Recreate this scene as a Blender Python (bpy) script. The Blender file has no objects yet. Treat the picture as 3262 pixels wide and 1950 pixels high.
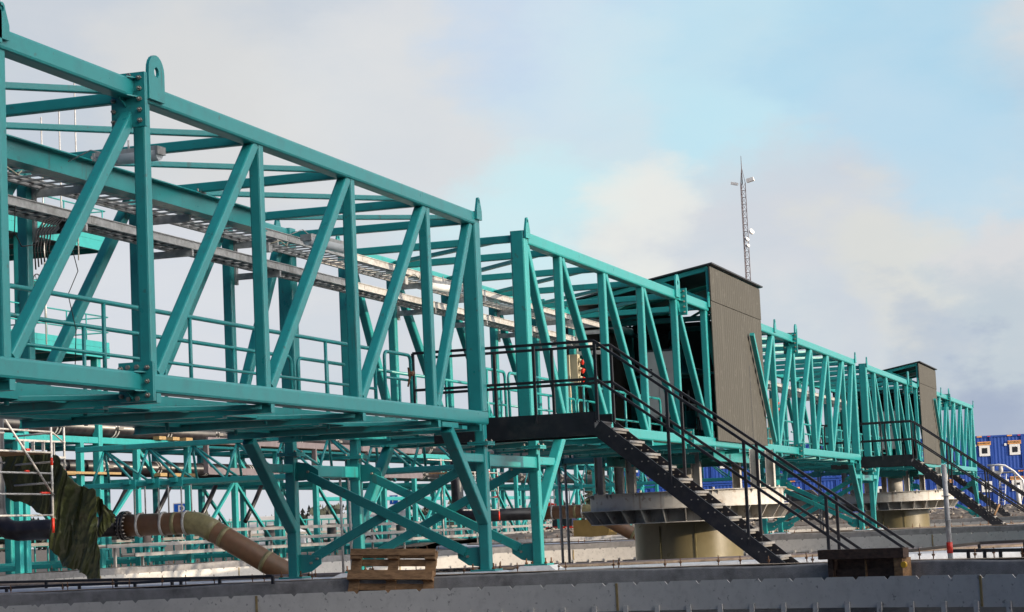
import bpy, bmesh, math, random
import sys
from mathutils import Vector, Matrix, noise
from mathutils.geometry import tessellate_polygon
R = math.radians
random.seed(7)
sc = bpy.context.scene
col = sc.collection

# ------------------------------------------------------------------ camera
cam_d = bpy.data.cameras.new("camera")
cam = bpy.data.objects.new("camera", cam_d)
col.objects.link(cam)
cam_d.sensor_width = 36.0
cam_d.lens = 36.0 * 6926.99 / 3262.0
cam_d.clip_start = 0.1
cam_d.clip_end = 5000
yaw, pitch, roll = R(17.2142), R(5.7248), R(-2.6077)
F = Vector((math.cos(yaw) * math.cos(pitch), math.sin(yaw) * math.cos(pitch), math.sin(pitch)))
R0 = Vector((math.sin(yaw), -math.cos(yaw), 0)); U0 = R0.cross(F)
RR = R0 * math.cos(roll) + U0 * math.sin(roll)
UU = -R0 * math.sin(roll) + U0 * math.cos(roll)
m = Matrix((RR, UU, -F)).transposed().to_4x4()
m.translation = Vector((-13.1633, -10.0362, -1.4941))
cam.matrix_world = m
sc.camera = cam

# ------------------------------------------------------------------ world, sun, exposure
SUN_EL = 11.0
SUN_AZ = 266.0          # direction towards the sun, degrees from +X
sdir = Vector((math.cos(R(SUN_AZ)) * math.cos(R(SUN_EL)), math.sin(R(SUN_AZ)) * math.cos(R(SUN_EL)), math.sin(R(SUN_EL))))
w = bpy.data.worlds.new("World"); sc.world = w; w.use_nodes = True
nt = w.node_tree; N = nt.nodes; Lk = nt.links
N.clear()
out = N.new('ShaderNodeOutputWorld'); bg = N.new('ShaderNodeBackground'); bg.inputs[1].default_value = 0.1
Lk.new(bg.outputs[0], out.inputs[0])
sky = N.new('ShaderNodeTexSky'); sky.sky_type = 'NISHITA'; sky.sun_disc = False
sky.sun_elevation = R(SUN_EL); sky.sun_rotation = math.atan2(sdir.x, sdir.y)
tc = N.new('ShaderNodeTexCoord')
def wmath(op, a, b=None, clamp=False):
    n = N.new('ShaderNodeMath'); n.operation = op; n.use_clamp = clamp
    for i, v in enumerate((a, b)):
        if v is None: continue
        if isinstance(v, (int, float)): n.inputs[i].default_value = v
        else: Lk.new(v, n.inputs[i])
    return n.outputs[0]
def wnoise(scale, detail, rough, off, squash):
    mp = N.new('ShaderNodeMapping'); Lk.new(tc.outputs['Generated'], mp.inputs[0])
    mp.inputs['Location'].default_value = off; mp.inputs['Scale'].default_value = (1, 1, squash)
    n = N.new('ShaderNodeTexNoise'); Lk.new(mp.outputs[0], n.inputs[0])
    n.inputs['Scale'].default_value = scale; n.inputs['Detail'].default_value = detail; n.inputs['Roughness'].default_value = rough
    n.inputs['Distortion'].default_value = 0.25
    return n.outputs[0]
def wramp(src, stops):
    r = N.new('ShaderNodeValToRGB'); Lk.new(src, r.inputs[0])
    e = r.color_ramp.elements
    while len(e) > 1: e.remove(e[-1])
    e[0].position = stops[0][0]; e[0].color = (*stops[0][1], 1)
    for p, c in stops[1:]:
        q = e.new(p); q.color = (*c, 1)
    return r.outputs[0]
def wmix(f, a, b):
    n = N.new('ShaderNodeMix'); n.data_type = 'RGBA'
    for s, v in ((n.inputs[0], f), (n.inputs[6], a), (n.inputs[7], b)):
        if isinstance(v, (tuple, float)): s.default_value = v if isinstance(v, float) else (*v, 1)
        else: Lk.new(v, s)
    return n.outputs[2]
sep = N.new('ShaderNodeSeparateXYZ'); Lk.new(tc.outputs['Generated'], sep.inputs[0])
K = 10.0
def kc(r, g, b): return tuple(((c / 255.0) ** 2.2) * K for c in (r, g, b))
def vm(op, a, b):
    n = N.new('ShaderNodeVectorMath'); n.operation = op
    for i, v in enumerate((a, b)):
        if v is None: continue
        if isinstance(v, (tuple, Vector)): n.inputs[i].default_value = v
        else: Lk.new(v, n.inputs[i])
    return n
# direction bent by noise so that cloud edges are ragged
nz1 = N.new('ShaderNodeTexNoise'); nz1.inputs['Scale'].default_value = 5.5; nz1.inputs['Detail'].default_value = 7; nz1.inputs['Roughness'].default_value = 0.58
mp1 = N.new('ShaderNodeMapping'); mp1.inputs['Scale'].default_value = (1, 1, 2.0); Lk.new(tc.outputs['Generated'], mp1.inputs[0]); Lk.new(mp1.outputs[0], nz1.inputs[0])
wv = vm('SUBTRACT', nz1.outputs['Color'], (0.5, 0.5, 0.5)); wv2 = vm('SCALE', wv.outputs[0], None); wv2.inputs['Scale'].default_value = 0.19
wdir = vm('NORMALIZE', vm('ADD', tc.outputs['Generated'], wv2.outputs[0]).outputs[0], None).outputs[0]
def blob(az, el, r0, r1):
    """patch of cloud or clear sky round one direction; 1 inside, 0 outside"""
    d = Vector((math.cos(R(az)) * math.cos(R(el)), math.sin(R(az)) * math.cos(R(el)), math.sin(R(el))))
    v = vm('DOT_PRODUCT', wdir, d)
    mr = N.new('ShaderNodeMapRange'); mr.interpolation_type = 'SMOOTHSTEP'
    Lk.new(v.outputs['Value'], mr.inputs[0])
    mr.inputs[1].default_value = math.cos(R(r1)); mr.inputs[2].default_value = math.cos(R(r0))
    return mr.outputs[0]
big = wnoise(4.0, 6, 0.55, (1.3, 0.4, 0.2), 2.4)
fine = wnoise(13.0, 8, 0.6, (4.3, 2.4, 0.2), 2.0)
mask = wmath('ADD', wmath('MULTIPLY', big, 0.55), wmath('MULTIPLY', fine, 0.45))
cloud = wramp(mask, [(0.36, kc(190, 197, 214)), (0.47, kc(204, 207, 217)), (0.56, kc(216, 212, 217)), (0.66, kc(228, 220, 219))])
cur = cloud
for az_, el_, r0_, r1_, st_, c_ in [(22, 8, 5, 16, 0.55, (205, 205, 220)), (28, 14, 2, 8, 0.6, (190, 193, 207)), (23.7, 14.5, 1, 4.5, 0.6, (190, 196, 212)), (24.7, 11, 0.8, 4.5, 0.7, (220, 212, 212)), (19.3, 10.8, 0.8, 4.5, 0.6, (222, 217, 220)), (14.7, 13.8, 1, 4.0, 0.75, (188, 207, 236)), (10.5, 11.6, 0.8, 4.5, 0.8, (182, 217, 238)), (5.9, 11.8, 1, 4.6, 0.85, (168, 206, 233)), (14.5, 10.4, 0.5, 3.4, 0.6, (206, 222, 234)), (10.5, 9.2, 0.5, 3.0, 0.8, (188, 221, 238)), (6, 9.6, 0.5, 3.2, 0.65, (186, 210, 232)), (16.0, 8.3, 0.3, 2.9, 0.85, (198, 228, 239)), (18, 7.2, 0.5, 2.6, 0.5, (205, 228, 238)), (13.4, 7.5, 0.4, 2.5, 0.85, (234, 228, 226)), (8.8, 6.9, 0.6, 3.2, 0.8, (203, 203, 216)), (7.0, 6.2, 0.4, 2.3, 0.8, (218, 212, 210)), (4.2, 6.8, 0.4, 1.7, 0.8, (216, 209, 214)), (4.3, 4.8, 0.3, 2.1, 0.85, (186, 193, 207)), (6.6, 3.9, 0.2, 1.8, 0.65, (172, 181, 204)), (4.6, 3.5, 0.3, 1.8, 0.9, (156, 165, 194)), (4.2, 1.9, 0.2, 1.2, 0.9, (226, 232, 238)), (27, 4.3, 1, 5, 0.5, (214, 212, 226))]:
    cur = wmix(wmath('MULTIPLY', blob(az_, el_, r0_, r1_), st_), cur, kc(*c_))
mfac = wramp(mask, [(0.38, (0.0, 0.0, 0.0)), (0.62, (1, 1, 1))])
cur = wmix(wmath('MULTIPLY', mfac, 0.11), cur, kc(240, 232, 230))
cur = wmix(0.06, cur, sky.outputs[0])
tint = N.new('ShaderNodeMix'); tint.data_type = 'RGBA'; tint.blend_type = 'MULTIPLY'; tint.inputs[0].default_value = 1.0
Lk.new(cur, tint.inputs[6]); tint.inputs[7].default_value = (1.05, 1.115, 1.08, 1)
cur = tint.outputs[2]
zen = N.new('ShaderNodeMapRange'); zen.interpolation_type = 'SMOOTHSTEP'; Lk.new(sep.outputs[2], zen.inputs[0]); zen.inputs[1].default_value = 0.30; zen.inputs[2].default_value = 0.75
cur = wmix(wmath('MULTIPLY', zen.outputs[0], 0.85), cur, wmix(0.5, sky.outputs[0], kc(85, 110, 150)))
fin = cur
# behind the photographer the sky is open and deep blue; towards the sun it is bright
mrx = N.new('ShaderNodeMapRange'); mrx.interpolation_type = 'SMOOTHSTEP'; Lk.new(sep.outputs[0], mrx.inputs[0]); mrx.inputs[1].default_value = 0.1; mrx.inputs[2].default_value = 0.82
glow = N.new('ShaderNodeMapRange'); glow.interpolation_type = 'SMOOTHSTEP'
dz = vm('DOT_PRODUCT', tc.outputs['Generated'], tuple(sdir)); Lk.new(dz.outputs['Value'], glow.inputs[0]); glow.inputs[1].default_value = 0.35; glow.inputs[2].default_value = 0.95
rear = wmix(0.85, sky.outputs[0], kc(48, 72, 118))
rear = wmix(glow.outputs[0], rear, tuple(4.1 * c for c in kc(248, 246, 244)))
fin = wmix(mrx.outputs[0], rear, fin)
low = N.new('ShaderNodeMapRange'); Lk.new(sep.outputs[2], low.inputs[0])
low.inputs[1].default_value = -0.02; low.inputs[2].default_value = 0.0
fin = wmix(low.outputs[0], kc(95, 90, 88), fin)
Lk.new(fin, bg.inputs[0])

sun_d = bpy.data.lights.new("sun", 'SUN'); sun_d.energy = 4.6; sun_d.angle = R(0.5); sun_d.color = (1.0, 0.83, 0.62)
sun = bpy.data.objects.new("sun", sun_d); col.objects.link(sun)
sun.rotation_euler = sdir.to_track_quat('Z', 'Y').to_euler()
sc.view_settings.view_transform = 'Standard'; sc.view_settings.look = 'None'
sc.view_settings.exposure = 0.0; sc.view_settings.gamma = 1.0
sc.render.engine = 'CYCLES'
sc.cycles.max_bounces = 6
sc.cycles.diffuse_bounces = 1
sc.render.film_transparent = False

# ------------------------------------------------------------------ materials
MATS = {}
def mat(name, base, rough=0.5, metal=0.0, vary=0.12, scale=3.0, dirt=None, dirt_amt=0.0, dirt_scale=1.2, bump=0.0, bump_scale=40, spec=0.5, trans=0.0, stretch=(1, 1, 1), spots=None):
    mt = bpy.data.materials.new(name); mt.use_nodes = True
    t = mt.node_tree; b = t.nodes['Principled BSDF']; n = t.nodes; l = t.links
    b.inputs['Roughness'].default_value = rough; b.inputs['Metallic'].default_value = metal
    b.inputs['Specular IOR Level'].default_value = spec
    g = n.new('ShaderNodeNewGeometry')
    mp = n.new('ShaderNodeMapping'); l.new(g.outputs['Position'], mp.inputs[0]); mp.inputs['Scale'].default_value = stretch
    nz = n.new('ShaderNodeTexNoise'); l.new(mp.outputs[0], nz.inputs[0]); nz.inputs['Scale'].default_value = scale; nz.inputs['Detail'].default_value = 6
    r = n.new('ShaderNodeValToRGB'); l.new(nz.outputs[0], r.inputs[0])
    r.color_ramp.elements[0].position = 0.3; r.color_ramp.elements[1].position = 0.7
    r.color_ramp.elements[0].color = tuple(max(0, c * (1 - vary)) for c in base) + (1,)
    r.color_ramp.elements[1].color = tuple(min(1, c * (1 + vary)) for c in base) + (1,)
    last = r.outputs[0]
    if dirt:
        n2 = n.new('ShaderNodeTexNoise'); l.new(mp.outputs[0], n2.inputs[0]); n2.inputs['Scale'].default_value = dirt_scale; n2.inputs['Detail'].default_value = 9; n2.inputs['Roughness'].default_value = 0.68
        r2 = n.new('ShaderNodeValToRGB'); l.new(n2.outputs[0], r2.inputs[0])
        r2.color_ramp.elements[0].position = 0.5; r2.color_ramp.elements[1].position = 0.68
        r2.color_ramp.elements[0].color = (0, 0, 0, 1); r2.color_ramp.elements[1].color = (dirt_amt,) * 3 + (1,)
        mx = n.new('ShaderNodeMix'); mx.data_type = 'RGBA'; l.new(r2.outputs[0], mx.inputs[0]); l.new(last, mx.inputs[6]); mx.inputs[7].default_value = (*dirt, 1)
        last = mx.outputs[2]
    if spots:
        # small scuffs and spatters, and thin vertical runs: (colour, scale, threshold, amount)
        for sc_, st_, th_ in ((spots[1], (1, 1, 1), spots[2]), (spots[1] * .55, (1, 1, .07), spots[2] - .005))[:1 if name == 'weir_steel' else 2]:
            mq = n.new('ShaderNodeMapping'); l.new(g.outputs['Position'], mq.inputs[0]); mq.inputs['Scale'].default_value = st_
            n4 = n.new('ShaderNodeTexNoise'); l.new(mq.outputs[0], n4.inputs[0]); n4.inputs['Scale'].default_value = sc_; n4.inputs['Detail'].default_value = 4
            r4 = n.new('ShaderNodeValToRGB'); l.new(n4.outputs[0], r4.inputs[0])
            r4.color_ramp.elements[0].position = th_; r4.color_ramp.elements[1].position = th_ + .05
            r4.color_ramp.elements[0].color = (0, 0, 0, 1); r4.color_ramp.elements[1].color = (spots[3],) * 3 + (1,)
            m4 = n.new('ShaderNodeMix'); m4.data_type = 'RGBA'; l.new(r4.outputs[0], m4.inputs[0]); l.new(last, m4.inputs[6]); m4.inputs[7].default_value = (*spots[0], 1)
            last = m4.outputs[2]
    l.new(last, b.inputs['Base Color'])
    rr = n.new('ShaderNodeMapRange'); l.new(nz.outputs[0], rr.inputs[0]); rr.inputs[3].default_value = max(0.02, rough - 0.08); rr.inputs[4].default_value = min(1, rough + 0.1)
    l.new(rr.outputs[0], b.inputs['Roughness'])
    if bump:
        n3 = n.new('ShaderNodeTexNoise'); l.new(mp.outputs[0], n3.inputs[0]); n3.inputs['Scale'].default_value = bump_scale; n3.inputs['Detail'].default_value = 5
        bp = n.new('ShaderNodeBump'); l.new(n3.outputs[0], bp.inputs['Height']); bp.inputs['Strength'].default_value = bump; bp.inputs['Distance'].default_value = 0.02
        l.new(bp.outputs[0], b.inputs['Normal'])
    MATS[name] = mt
    return mt
TEAL = mat('teal_paint', (0.022, 0.285, 0.280), 0.3, vary=0.06, scale=5, dirt=(0.03, 0.21, 0.21), dirt_amt=0.5, dirt_scale=3, bump=0.05, bump_scale=120, spec=0.55, spots=((0.06, 0.13, 0.12), 11, .665, .55))
GALV = mat('galvanised', (0.50, 0.485, 0.465), 0.45, metal=0.1, vary=0.2, scale=14, dirt=(0.2, 0.17, 0.13), dirt_amt=0.5, dirt_scale=5)
GALVD = mat('weathered_zinc', (0.27, 0.26, 0.25), 0.55, metal=0.1, vary=0.25, scale=3, dirt=(0.12, 0.1, 0.09), dirt_amt=0.6, dirt_scale=1.5)
BLACK = mat('black_paint', (0.014, 0.013, 0.017), 0.42, vary=0.3, scale=6, dirt=(0.06, 0.05, 0.045), dirt_amt=0.5, dirt_scale=4)
BOLT = mat('bolt_zinc', (0.34, 0.30, 0.26), 0.4, metal=0.6, vary=0.2, scale=30)
RUST = mat('rusty_bolt', (0.16, 0.075, 0.035), 0.8, vary=0.4, scale=40)
CONC = mat('lip_concrete', (0.25, 0.24, 0.235), 0.9, vary=0.18, scale=7, dirt=(0.09, 0.08, 0.08), dirt_amt=0.6, dirt_scale=2.5, bump=0.35, bump_scale=60, spots=((0.30, 0.28, 0.26), 9, .64, .5))
MORTAR = mat('sandy_mortar', (0.27, 0.20, 0.145), 0.95, vary=0.4, scale=6, dirt=(0.2, 0.18, 0.17), dirt_amt=0.8, dirt_scale=3, bump=0.6, bump_scale=30)
LINER = mat('white_liner', (0.50, 0.53, 0.58), 0.8, vary=0.1, scale=4, dirt=(0.38, 0.38, 0.4), dirt_amt=0.7, dirt_scale=2.2, bump=0.5, bump_scale=12)
WEIR = mat('weir_steel', (0.60, 0.57, 0.53), 0.62, metal=0.0, vary=0.06, scale=2.5, dirt=(0.3, 0.28, 0.26), dirt_amt=0.3, dirt_scale=9, bump=0.06, spots=((0.13, 0.12, 0.11), 14, .645, .6))
WEIRB = mat('tank_steel', (0.30, 0.30, 0.30), 0.6, vary=0.1, scale=3, dirt=(0.16, 0.13, 0.1), dirt_amt=0.6, dirt_scale=4)
SEAL = mat('joint_sealant', (0.30, 0.22, 0.10), 0.8, vary=0.3, scale=12)
CREAM = mat('drum_steel', (0.50, 0.475, 0.43), 0.55, vary=0.08, scale=3, dirt=(0.28, 0.2, 0.13), dirt_amt=0.5, dirt_scale=3.5, spots=((0.2, 0.12, 0.07), 6, .63, .55))
OLIVE = mat('olive_fibreglass', (0.20, 0.165, 0.085), 0.3, vary=0.12, scale=4, dirt=(0.15, 0.13, 0.07), dirt_amt=0.3, dirt_scale=4, bump=0.12, bump_scale=60)
GRP = mat('brown_fibreglass', (0.17, 0.085, 0.042), 0.45, vary=0.16, scale=6, dirt=(0.13, 0.1, 0.05), dirt_amt=0.4, dirt_scale=4, bump=0.1)
GRPJ = mat('fibreglass_joint', (0.22, 0.19, 0.09), 0.45, vary=0.2, scale=8)
HDPE = mat('black_plastic_pipe', (0.016, 0.014, 0.017), 0.32, vary=0.3, scale=3, dirt=(0.05, 0.04, 0.035), dirt_amt=0.6, dirt_scale=3)
CLAD = mat('grey_cladding', (0.060, 0.056, 0.046), 0.7, vary=0.05, scale=3, dirt=(0.07, 0.065, 0.055), dirt_amt=0.4, dirt_scale=2, spots=((0.11, 0.105, 0.09), 7, .62, .5))
DARKM = mat('dark_roof_metal', (0.035, 0.038, 0.045), 0.5, vary=0.2, scale=4)
WOOD = mat('pallet_wood', (0.31, 0.175, 0.085), 0.8, vary=0.35, scale=9, dirt=(0.11, 0.055, 0.025), dirt_amt=0.75, dirt_scale=7, stretch=(3, .7, 3), bump=0.2)
WOODD = mat('dark_timber', (0.085, 0.05, 0.035), 0.85, vary=0.4, scale=9, dirt=(0.03, 0.015, 0.01), dirt_amt=0.7, dirt_scale=6, stretch=(3, .7, 3), bump=0.2)
PLANK = mat('new_timber', (0.30, 0.20, 0.09), 0.8, vary=0.2, scale=9)
MAUVE = mat('primed_steel', (0.15, 0.125, 0.135), 0.6, vary=0.15, scale=4)
BLUE = mat('blue_container_paint', (0.006, 0.060, 0.34), 0.6, vary=0.1, scale=2, dirt=(0.03, 0.06, 0.2), dirt_amt=0.4, dirt_scale=2)
WHITE = mat('white_paint', (0.78, 0.77, 0.75), 0.5, vary=0.05, scale=4)
ORANGE = mat('orange_sign', (0.75, 0.36, 0.12), 0.5, vary=0.06, scale=4)
GLASS = mat('dark_glass', (0.02, 0.022, 0.028), 0.1, vary=0.2, scale=3)
REDP = mat('red_paint', (0.62, 0.03, 0.012), 0.45, vary=0.15, scale=8)
YEL = mat('yellow_plastic', (0.75, 0.42, 0.02), 0.4, vary=0.1, scale=8)
HIVIS = mat('hi_vis_fabric', (0.62, 0.78, 0.04), 0.7, vary=0.1, scale=8)
GROUND = mat('gravel_ground', (0.12, 0.10, 0.085), 0.95, vary=0.4, scale=5, dirt=(0.3, 0.26, 0.22), dirt_amt=0.7, dirt_scale=3, bump=0.9, bump_scale=14)
TARP = mat('green_tarpaulin', (0.026, 0.033, 0.010), 0.3, vary=0.15, scale=3, dirt=(0.04, 0.045, 0.018), dirt_amt=0.2, dirt_scale=9, bump=0.45, bump_scale=34)
CABG = mat('cabinet_grey', (0.46, 0.46, 0.44), 0.5, vary=0.05, scale=4)
BEIGE = mat('beige_enclosure', (0.52, 0.46, 0.32), 0.5, vary=0.06, scale=6)
DIFF = mat('lamp_diffuser', (0.85, 0.87, 0.88), 0.2, vary=0.05, scale=6)
BARK = mat('spruce_bark', (0.09, 0.06, 0.045), 0.9, vary=0.3, scale=6)
NEEDLE = mat('spruce_needles', (0.055, 0.065, 0.04), 0.9, vary=0.4, scale=1.5)
SKIN = mat('skin', (0.5, 0.3, 0.22), 0.6)
FARWD = mat('far_wood', (0.06, 0.065, 0.05), 0.95, vary=0.4, scale=0.2)
TYRE = mat('tyre_rubber', (0.015, 0.015, 0.016), 0.8)
CARG = mat('dark_car_paint', (0.05, 0.047, 0.048), 0.3, spec=0.6)
CABLE = mat('cable_sheath', (0.035, 0.03, 0.028), 0.6)
BRICK = mat('shade_hall_render', (0.32, 0.30, 0.27), 0.8)  # walls of the unseen hall added to cast shade

# ------------------------------------------------------------------ mesh helpers
class MB:
    def __init__(s): s.v = []; s.f = []; s.sm = []
    def quadbox(s, c, ax, ay, az):
        """box from centre and three half axes"""
        c = Vector(c); b = len(s.v)
        for i in (-1, 1):
            for j in (-1, 1):
                for k in (-1, 1):
                    s.v.append(c + ax * i + ay * j + az * k)
        for q in ((0, 1, 3, 2), (4, 6, 7, 5), (0, 4, 5, 1), (2, 3, 7, 6), (0, 2, 6, 4), (1, 5, 7, 3)):
            s.f.append(tuple(b + i for i in q)); s.sm.append(False)
        return s
    def box(s, x0, x1, y0, y1, z0, z1):
        return s.quadbox(((x0 + x1) / 2, (y0 + y1) / 2, (z0 + z1) / 2), Vector(((x1 - x0) / 2, 0, 0)), Vector((0, (y1 - y0) / 2, 0)), Vector((0, 0, (z1 - z0) / 2)))
    def beam(s, p0, p1, wd, ht, up=(0, 0, 1), r=None):
        """hollow-section bar with rounded corners; wd across, ht along up"""
        p0 = Vector(p0); p1 = Vector(p1); d = (p1 - p0).normalized(); up = Vector(up)
        if abs(d.dot(up)) > 0.999: up = Vector((1, 0, 0))
        sd = d.cross(up).normalized(); u = sd.cross(d).normalized()
        if r is None: r = min(wd, ht) * 0.14
        prof = []
        for (cx, cy, a0) in ((1, 1, 0), (-1, 1, 90), (-1, -1, 180), (1, -1, 270)):
            for k in range(3):
                a = R(a0 + 45 * k)
                prof.append((cx * (wd / 2 - r) + r * math.cos(a), cy * (ht / 2 - r) + r * math.sin(a)))
        n = len(prof); b = len(s.v)
        for p in (p0, p1):
            for x, y in prof: s.v.append(p + sd * x + u * y)
        for i in range(n):
            j = (i + 1) % n
            s.f.append((b + i, b + j, b + n + j, b + n + i)); s.sm.append(False)
        s.f.append(tuple(b + i for i in range(n))[::-1]); s.f.append(tuple(b + n + i for i in range(n))); s.sm += [False, False]
        return s
    def bar(s, p0, p1, wd, ht, up=(0, 0, 1)):
        p0 = Vector(p0); p1 = Vector(p1); d = (p1 - p0); up = Vector(up)
        if abs(d.normalized().dot(up)) > 0.999: up = Vector((1, 0, 0))
        sd = d.cross(up).normalized(); u = sd.cross(d).normalized()
        return s.quadbox((p0 + p1) / 2, d / 2, sd * wd / 2, u * ht / 2)
    def ibeam(s, p0, p1, wd, ht, tf=0.012, tw=0.01):
        p0 = Vector(p0); p1 = Vector(p1); z = Vector((0, 0, 1))
        s.bar(p0 + z * (ht / 2 - tf / 2), p1 + z * (ht / 2 - tf / 2), wd, tf)
        s.bar(p0 - z * (ht / 2 - tf / 2), p1 - z * (ht / 2 - tf / 2), wd, tf)
        s.bar(p0, p1, tw, ht - 2 * tf)
        return s
    def tube(s, pts, r, n=10, caps=True):
        pts = [Vector(p) for p in pts]; b = len(s.v); m_ = len(pts)
        rs = r if isinstance(r, (list, tuple)) else [r] * m_
        ref = None
        for i, p in enumerate(pts):
            d = (pts[min(i + 1, m_ - 1)] - pts[max(i - 1, 0)]).normalized()
            if ref is None:
                ref = Vector((0, 0, 1)) if abs(d.z) < 0.9 else Vector((1, 0, 0))
            a = d.cross(ref).normalized(); c = a.cross(d).normalized(); ref = c
            for k in range(n):
                t = 2 * math.pi * k / n
                s.v.append(p + (a * math.cos(t) + c * math.sin(t)) * rs[i])
        for i in range(m_ - 1):
            for k in range(n):
                k2 = (k + 1) % n
                s.f.append((b + i * n + k, b + i * n + k2, b + (i + 1) * n + k2, b + (i + 1) * n + k)); s.sm.append(True)
        if caps:
            s.f.append(tuple(b + k for k in range(n))[::-1]); s.f.append(tuple(b + (m_ - 1) * n + k for k in range(n))); s.sm += [False, False]
        return s
    def lathe(s, prof, n=48, cx=0, cy=0, a0=0, a1=360, smooth=True):
        """prof = list of (r, z) going round the outline"""
        b = len(s.v); full = abs(a1 - a0 - 360) < 1e-6; cnt = n if full else n + 1; m_ = len(prof)
        for i in range(cnt):
            a = R(a0 + (a1 - a0) * i / n)
            for r_, z in prof: s.v.append(Vector((cx + r_ * math.cos(a), cy + r_ * math.sin(a), z)))
        for i in range(n):
            j = (i + 1) % cnt
            for k in range(m_ - 1):
                s.f.append((b + i * m_ + k, b + j * m_ + k, b + j * m_ + k + 1, b + i * m_ + k + 1)); s.sm.append(smooth)
        return s
    def prism(s, poly, fn, depth, holes=()):
        """2-D polygon(s) -> solid. fn(u,v,t) maps to 3-D, t in 0..depth"""
        loops = [list(poly)] + [list(h) for h in holes]
        flat = [p for l in loops for p in l]
        tris = tessellate_polygon([[Vector((x, y, 0)) for x, y in l] for l in loops])
        b = len(s.v); n = len(flat)
        for t in (0, depth):
            for x, y in flat: s.v.append(Vector(fn(x, y, t)))
        for t in tris:
            s.f.append((b + t[0], b + t[1], b + t[2])); s.f.append((b + n + t[2], b + n + t[1], b + n + t[0])); s.sm += [False, False]
        o = 0
        for l in loops:
            k = len(l)
            for i in range(k):
                j = (i + 1) % k
                s.f.append((b + o + i, b + o + j, b + n + o + j, b + n + o + i)); s.sm.append(False)
            o += k
        return s
    def poly(s, *ps):
        b = len(s.v); s.v += [Vector(p) for p in ps]; s.f.append(tuple(range(b, b + len(ps)))); s.sm.append(False); return s
    def build(s, name, material, parent=None, recalc=True):
        me = bpy.data.meshes.new(name)
        o_ = Vector((0, 0, 0))
        if parent is not None:
            q = parent
            while q is not None: o_ = o_ + Vector(q.location); q = q.parent
        me.from_pydata([tuple(v - o_) for v in s.v], [], s.f)
        me.polygons.foreach_set('use_smooth', s.sm)
        if recalc:
            bm = bmesh.new(); bm.from_mesh(me); bmesh.ops.recalc_face_normals(bm, faces=bm.faces); bm.to_mesh(me); bm.free()
        me.materials.append(material)
        me.update()
        o = bpy.data.objects.new(name, me); col.objects.link(o)
        if parent is not None: o.parent = parent
        return o
def build_each(mb, name, material, parent):
    """every separate piece of mb becomes its own object"""
    par = list(range(len(mb.v)))
    def find(a):
        while par[a] != a: par[a] = par[par[a]]; a = par[a]
        return a
    for f in mb.f:
        r0 = find(f[0])
        for i in f[1:]: par[find(i)] = r0
    # merge pieces whose boxes touch (a bolt's shank and its nut)
    groups = {}
    for i in range(len(mb.v)): groups.setdefault(find(i), []).append(i)
    boxes = []
    for k, ids in groups.items():
        lo = [min(mb.v[i][q] for i in ids) for q in range(3)]; hi = [max(mb.v[i][q] for i in ids) for q in range(3)]
        boxes.append([lo, hi, [k]])
    merged = True
    while merged:
        merged = False
        for a in range(len(boxes)):
            for b in range(a + 1, len(boxes)):
                A, B = boxes[a], boxes[b]
                if all(A[0][q] <= B[1][q] + .002 and B[0][q] <= A[1][q] + .002 for q in range(3)):
                    A[0] = [min(A[0][q], B[0][q]) for q in range(3)]; A[1] = [max(A[1][q], B[1][q]) for q in range(3)]; A[2] += B[2]
                    boxes.pop(b); merged = True; break
            if merged: break
    outp = []
    for lo, hi, ks in boxes:
        ks = set(ks); ids = [i for i in range(len(mb.v)) if find(i) in ks]; mp_ = {i: j for j, i in enumerate(ids)}
        q = MB(); q.v = [mb.v[i] for i in ids]
        for f, sm in zip(mb.f, mb.sm):
            if f[0] in mp_: q.f.append(tuple(mp_[i] for i in f)); q.sm.append(sm)
        outp.append(q.build(name, material, parent))
    return outp
def thing(name, label, cat, loc=(0, 0, 0), group=None):
    o = bpy.data.objects.new(name, None); col.objects.link(o); o.location = loc; o.empty_display_size = 0.3
    o['label'] = label; o['category'] = cat
    if group: o['group'] = group
    return o
def tag(o, label, cat, group=None):
    o['label'] = label; o['category'] = cat
    if group: o['group'] = group
    return o
def recentre(o):
    """move a single-mesh thing's origin to its own base"""
    me = o.data; xs = [v.co for v in me.vertices]
    c = Vector((sum(v.x for v in xs) / len(xs), sum(v.y for v in xs) / len(xs), min(v.z for v in xs)))
    me.transform(Matrix.Translation(-c)); o.location = c
    return o
def copy_tree(o, loc, label=None):
    c = o.copy(); col.objects.link(c); c.location = loc
    if label: c['label'] = label
    for ch in [x for x in bpy.data.objects if x.parent == o]:
        d = ch.copy(); col.objects.link(d); d.parent = c
        for g in [x for x in bpy.data.objects if x.parent == ch]:
            e = g.copy(); col.objects.link(e); e.parent = d
    return c
def arc(c, r, a0, a1, n, ax1, ax2):
    c = Vector(c); ax1 = Vector(ax1); ax2 = Vector(ax2)
    return [c + ax1 * r * math.cos(R(a0 + (a1 - a0) * i / n)) + ax2 * r * math.sin(R(a0 + (a1 - a0) * i / n)) for i in range(n + 1)]

# ------------------------------------------------------------------ layout constants
P = 2.878          # truss panel
W = 3.238          # bridge width
D = 37.83          # tank spacing
CY = 1.62          # centre line of the tanks
H = 3.2            # truss height
END = 6.18 * P
OFFS = [(5.4013 - k) * P for k in range(5)]
RIM = -2.2
RI = 17.1

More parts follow.
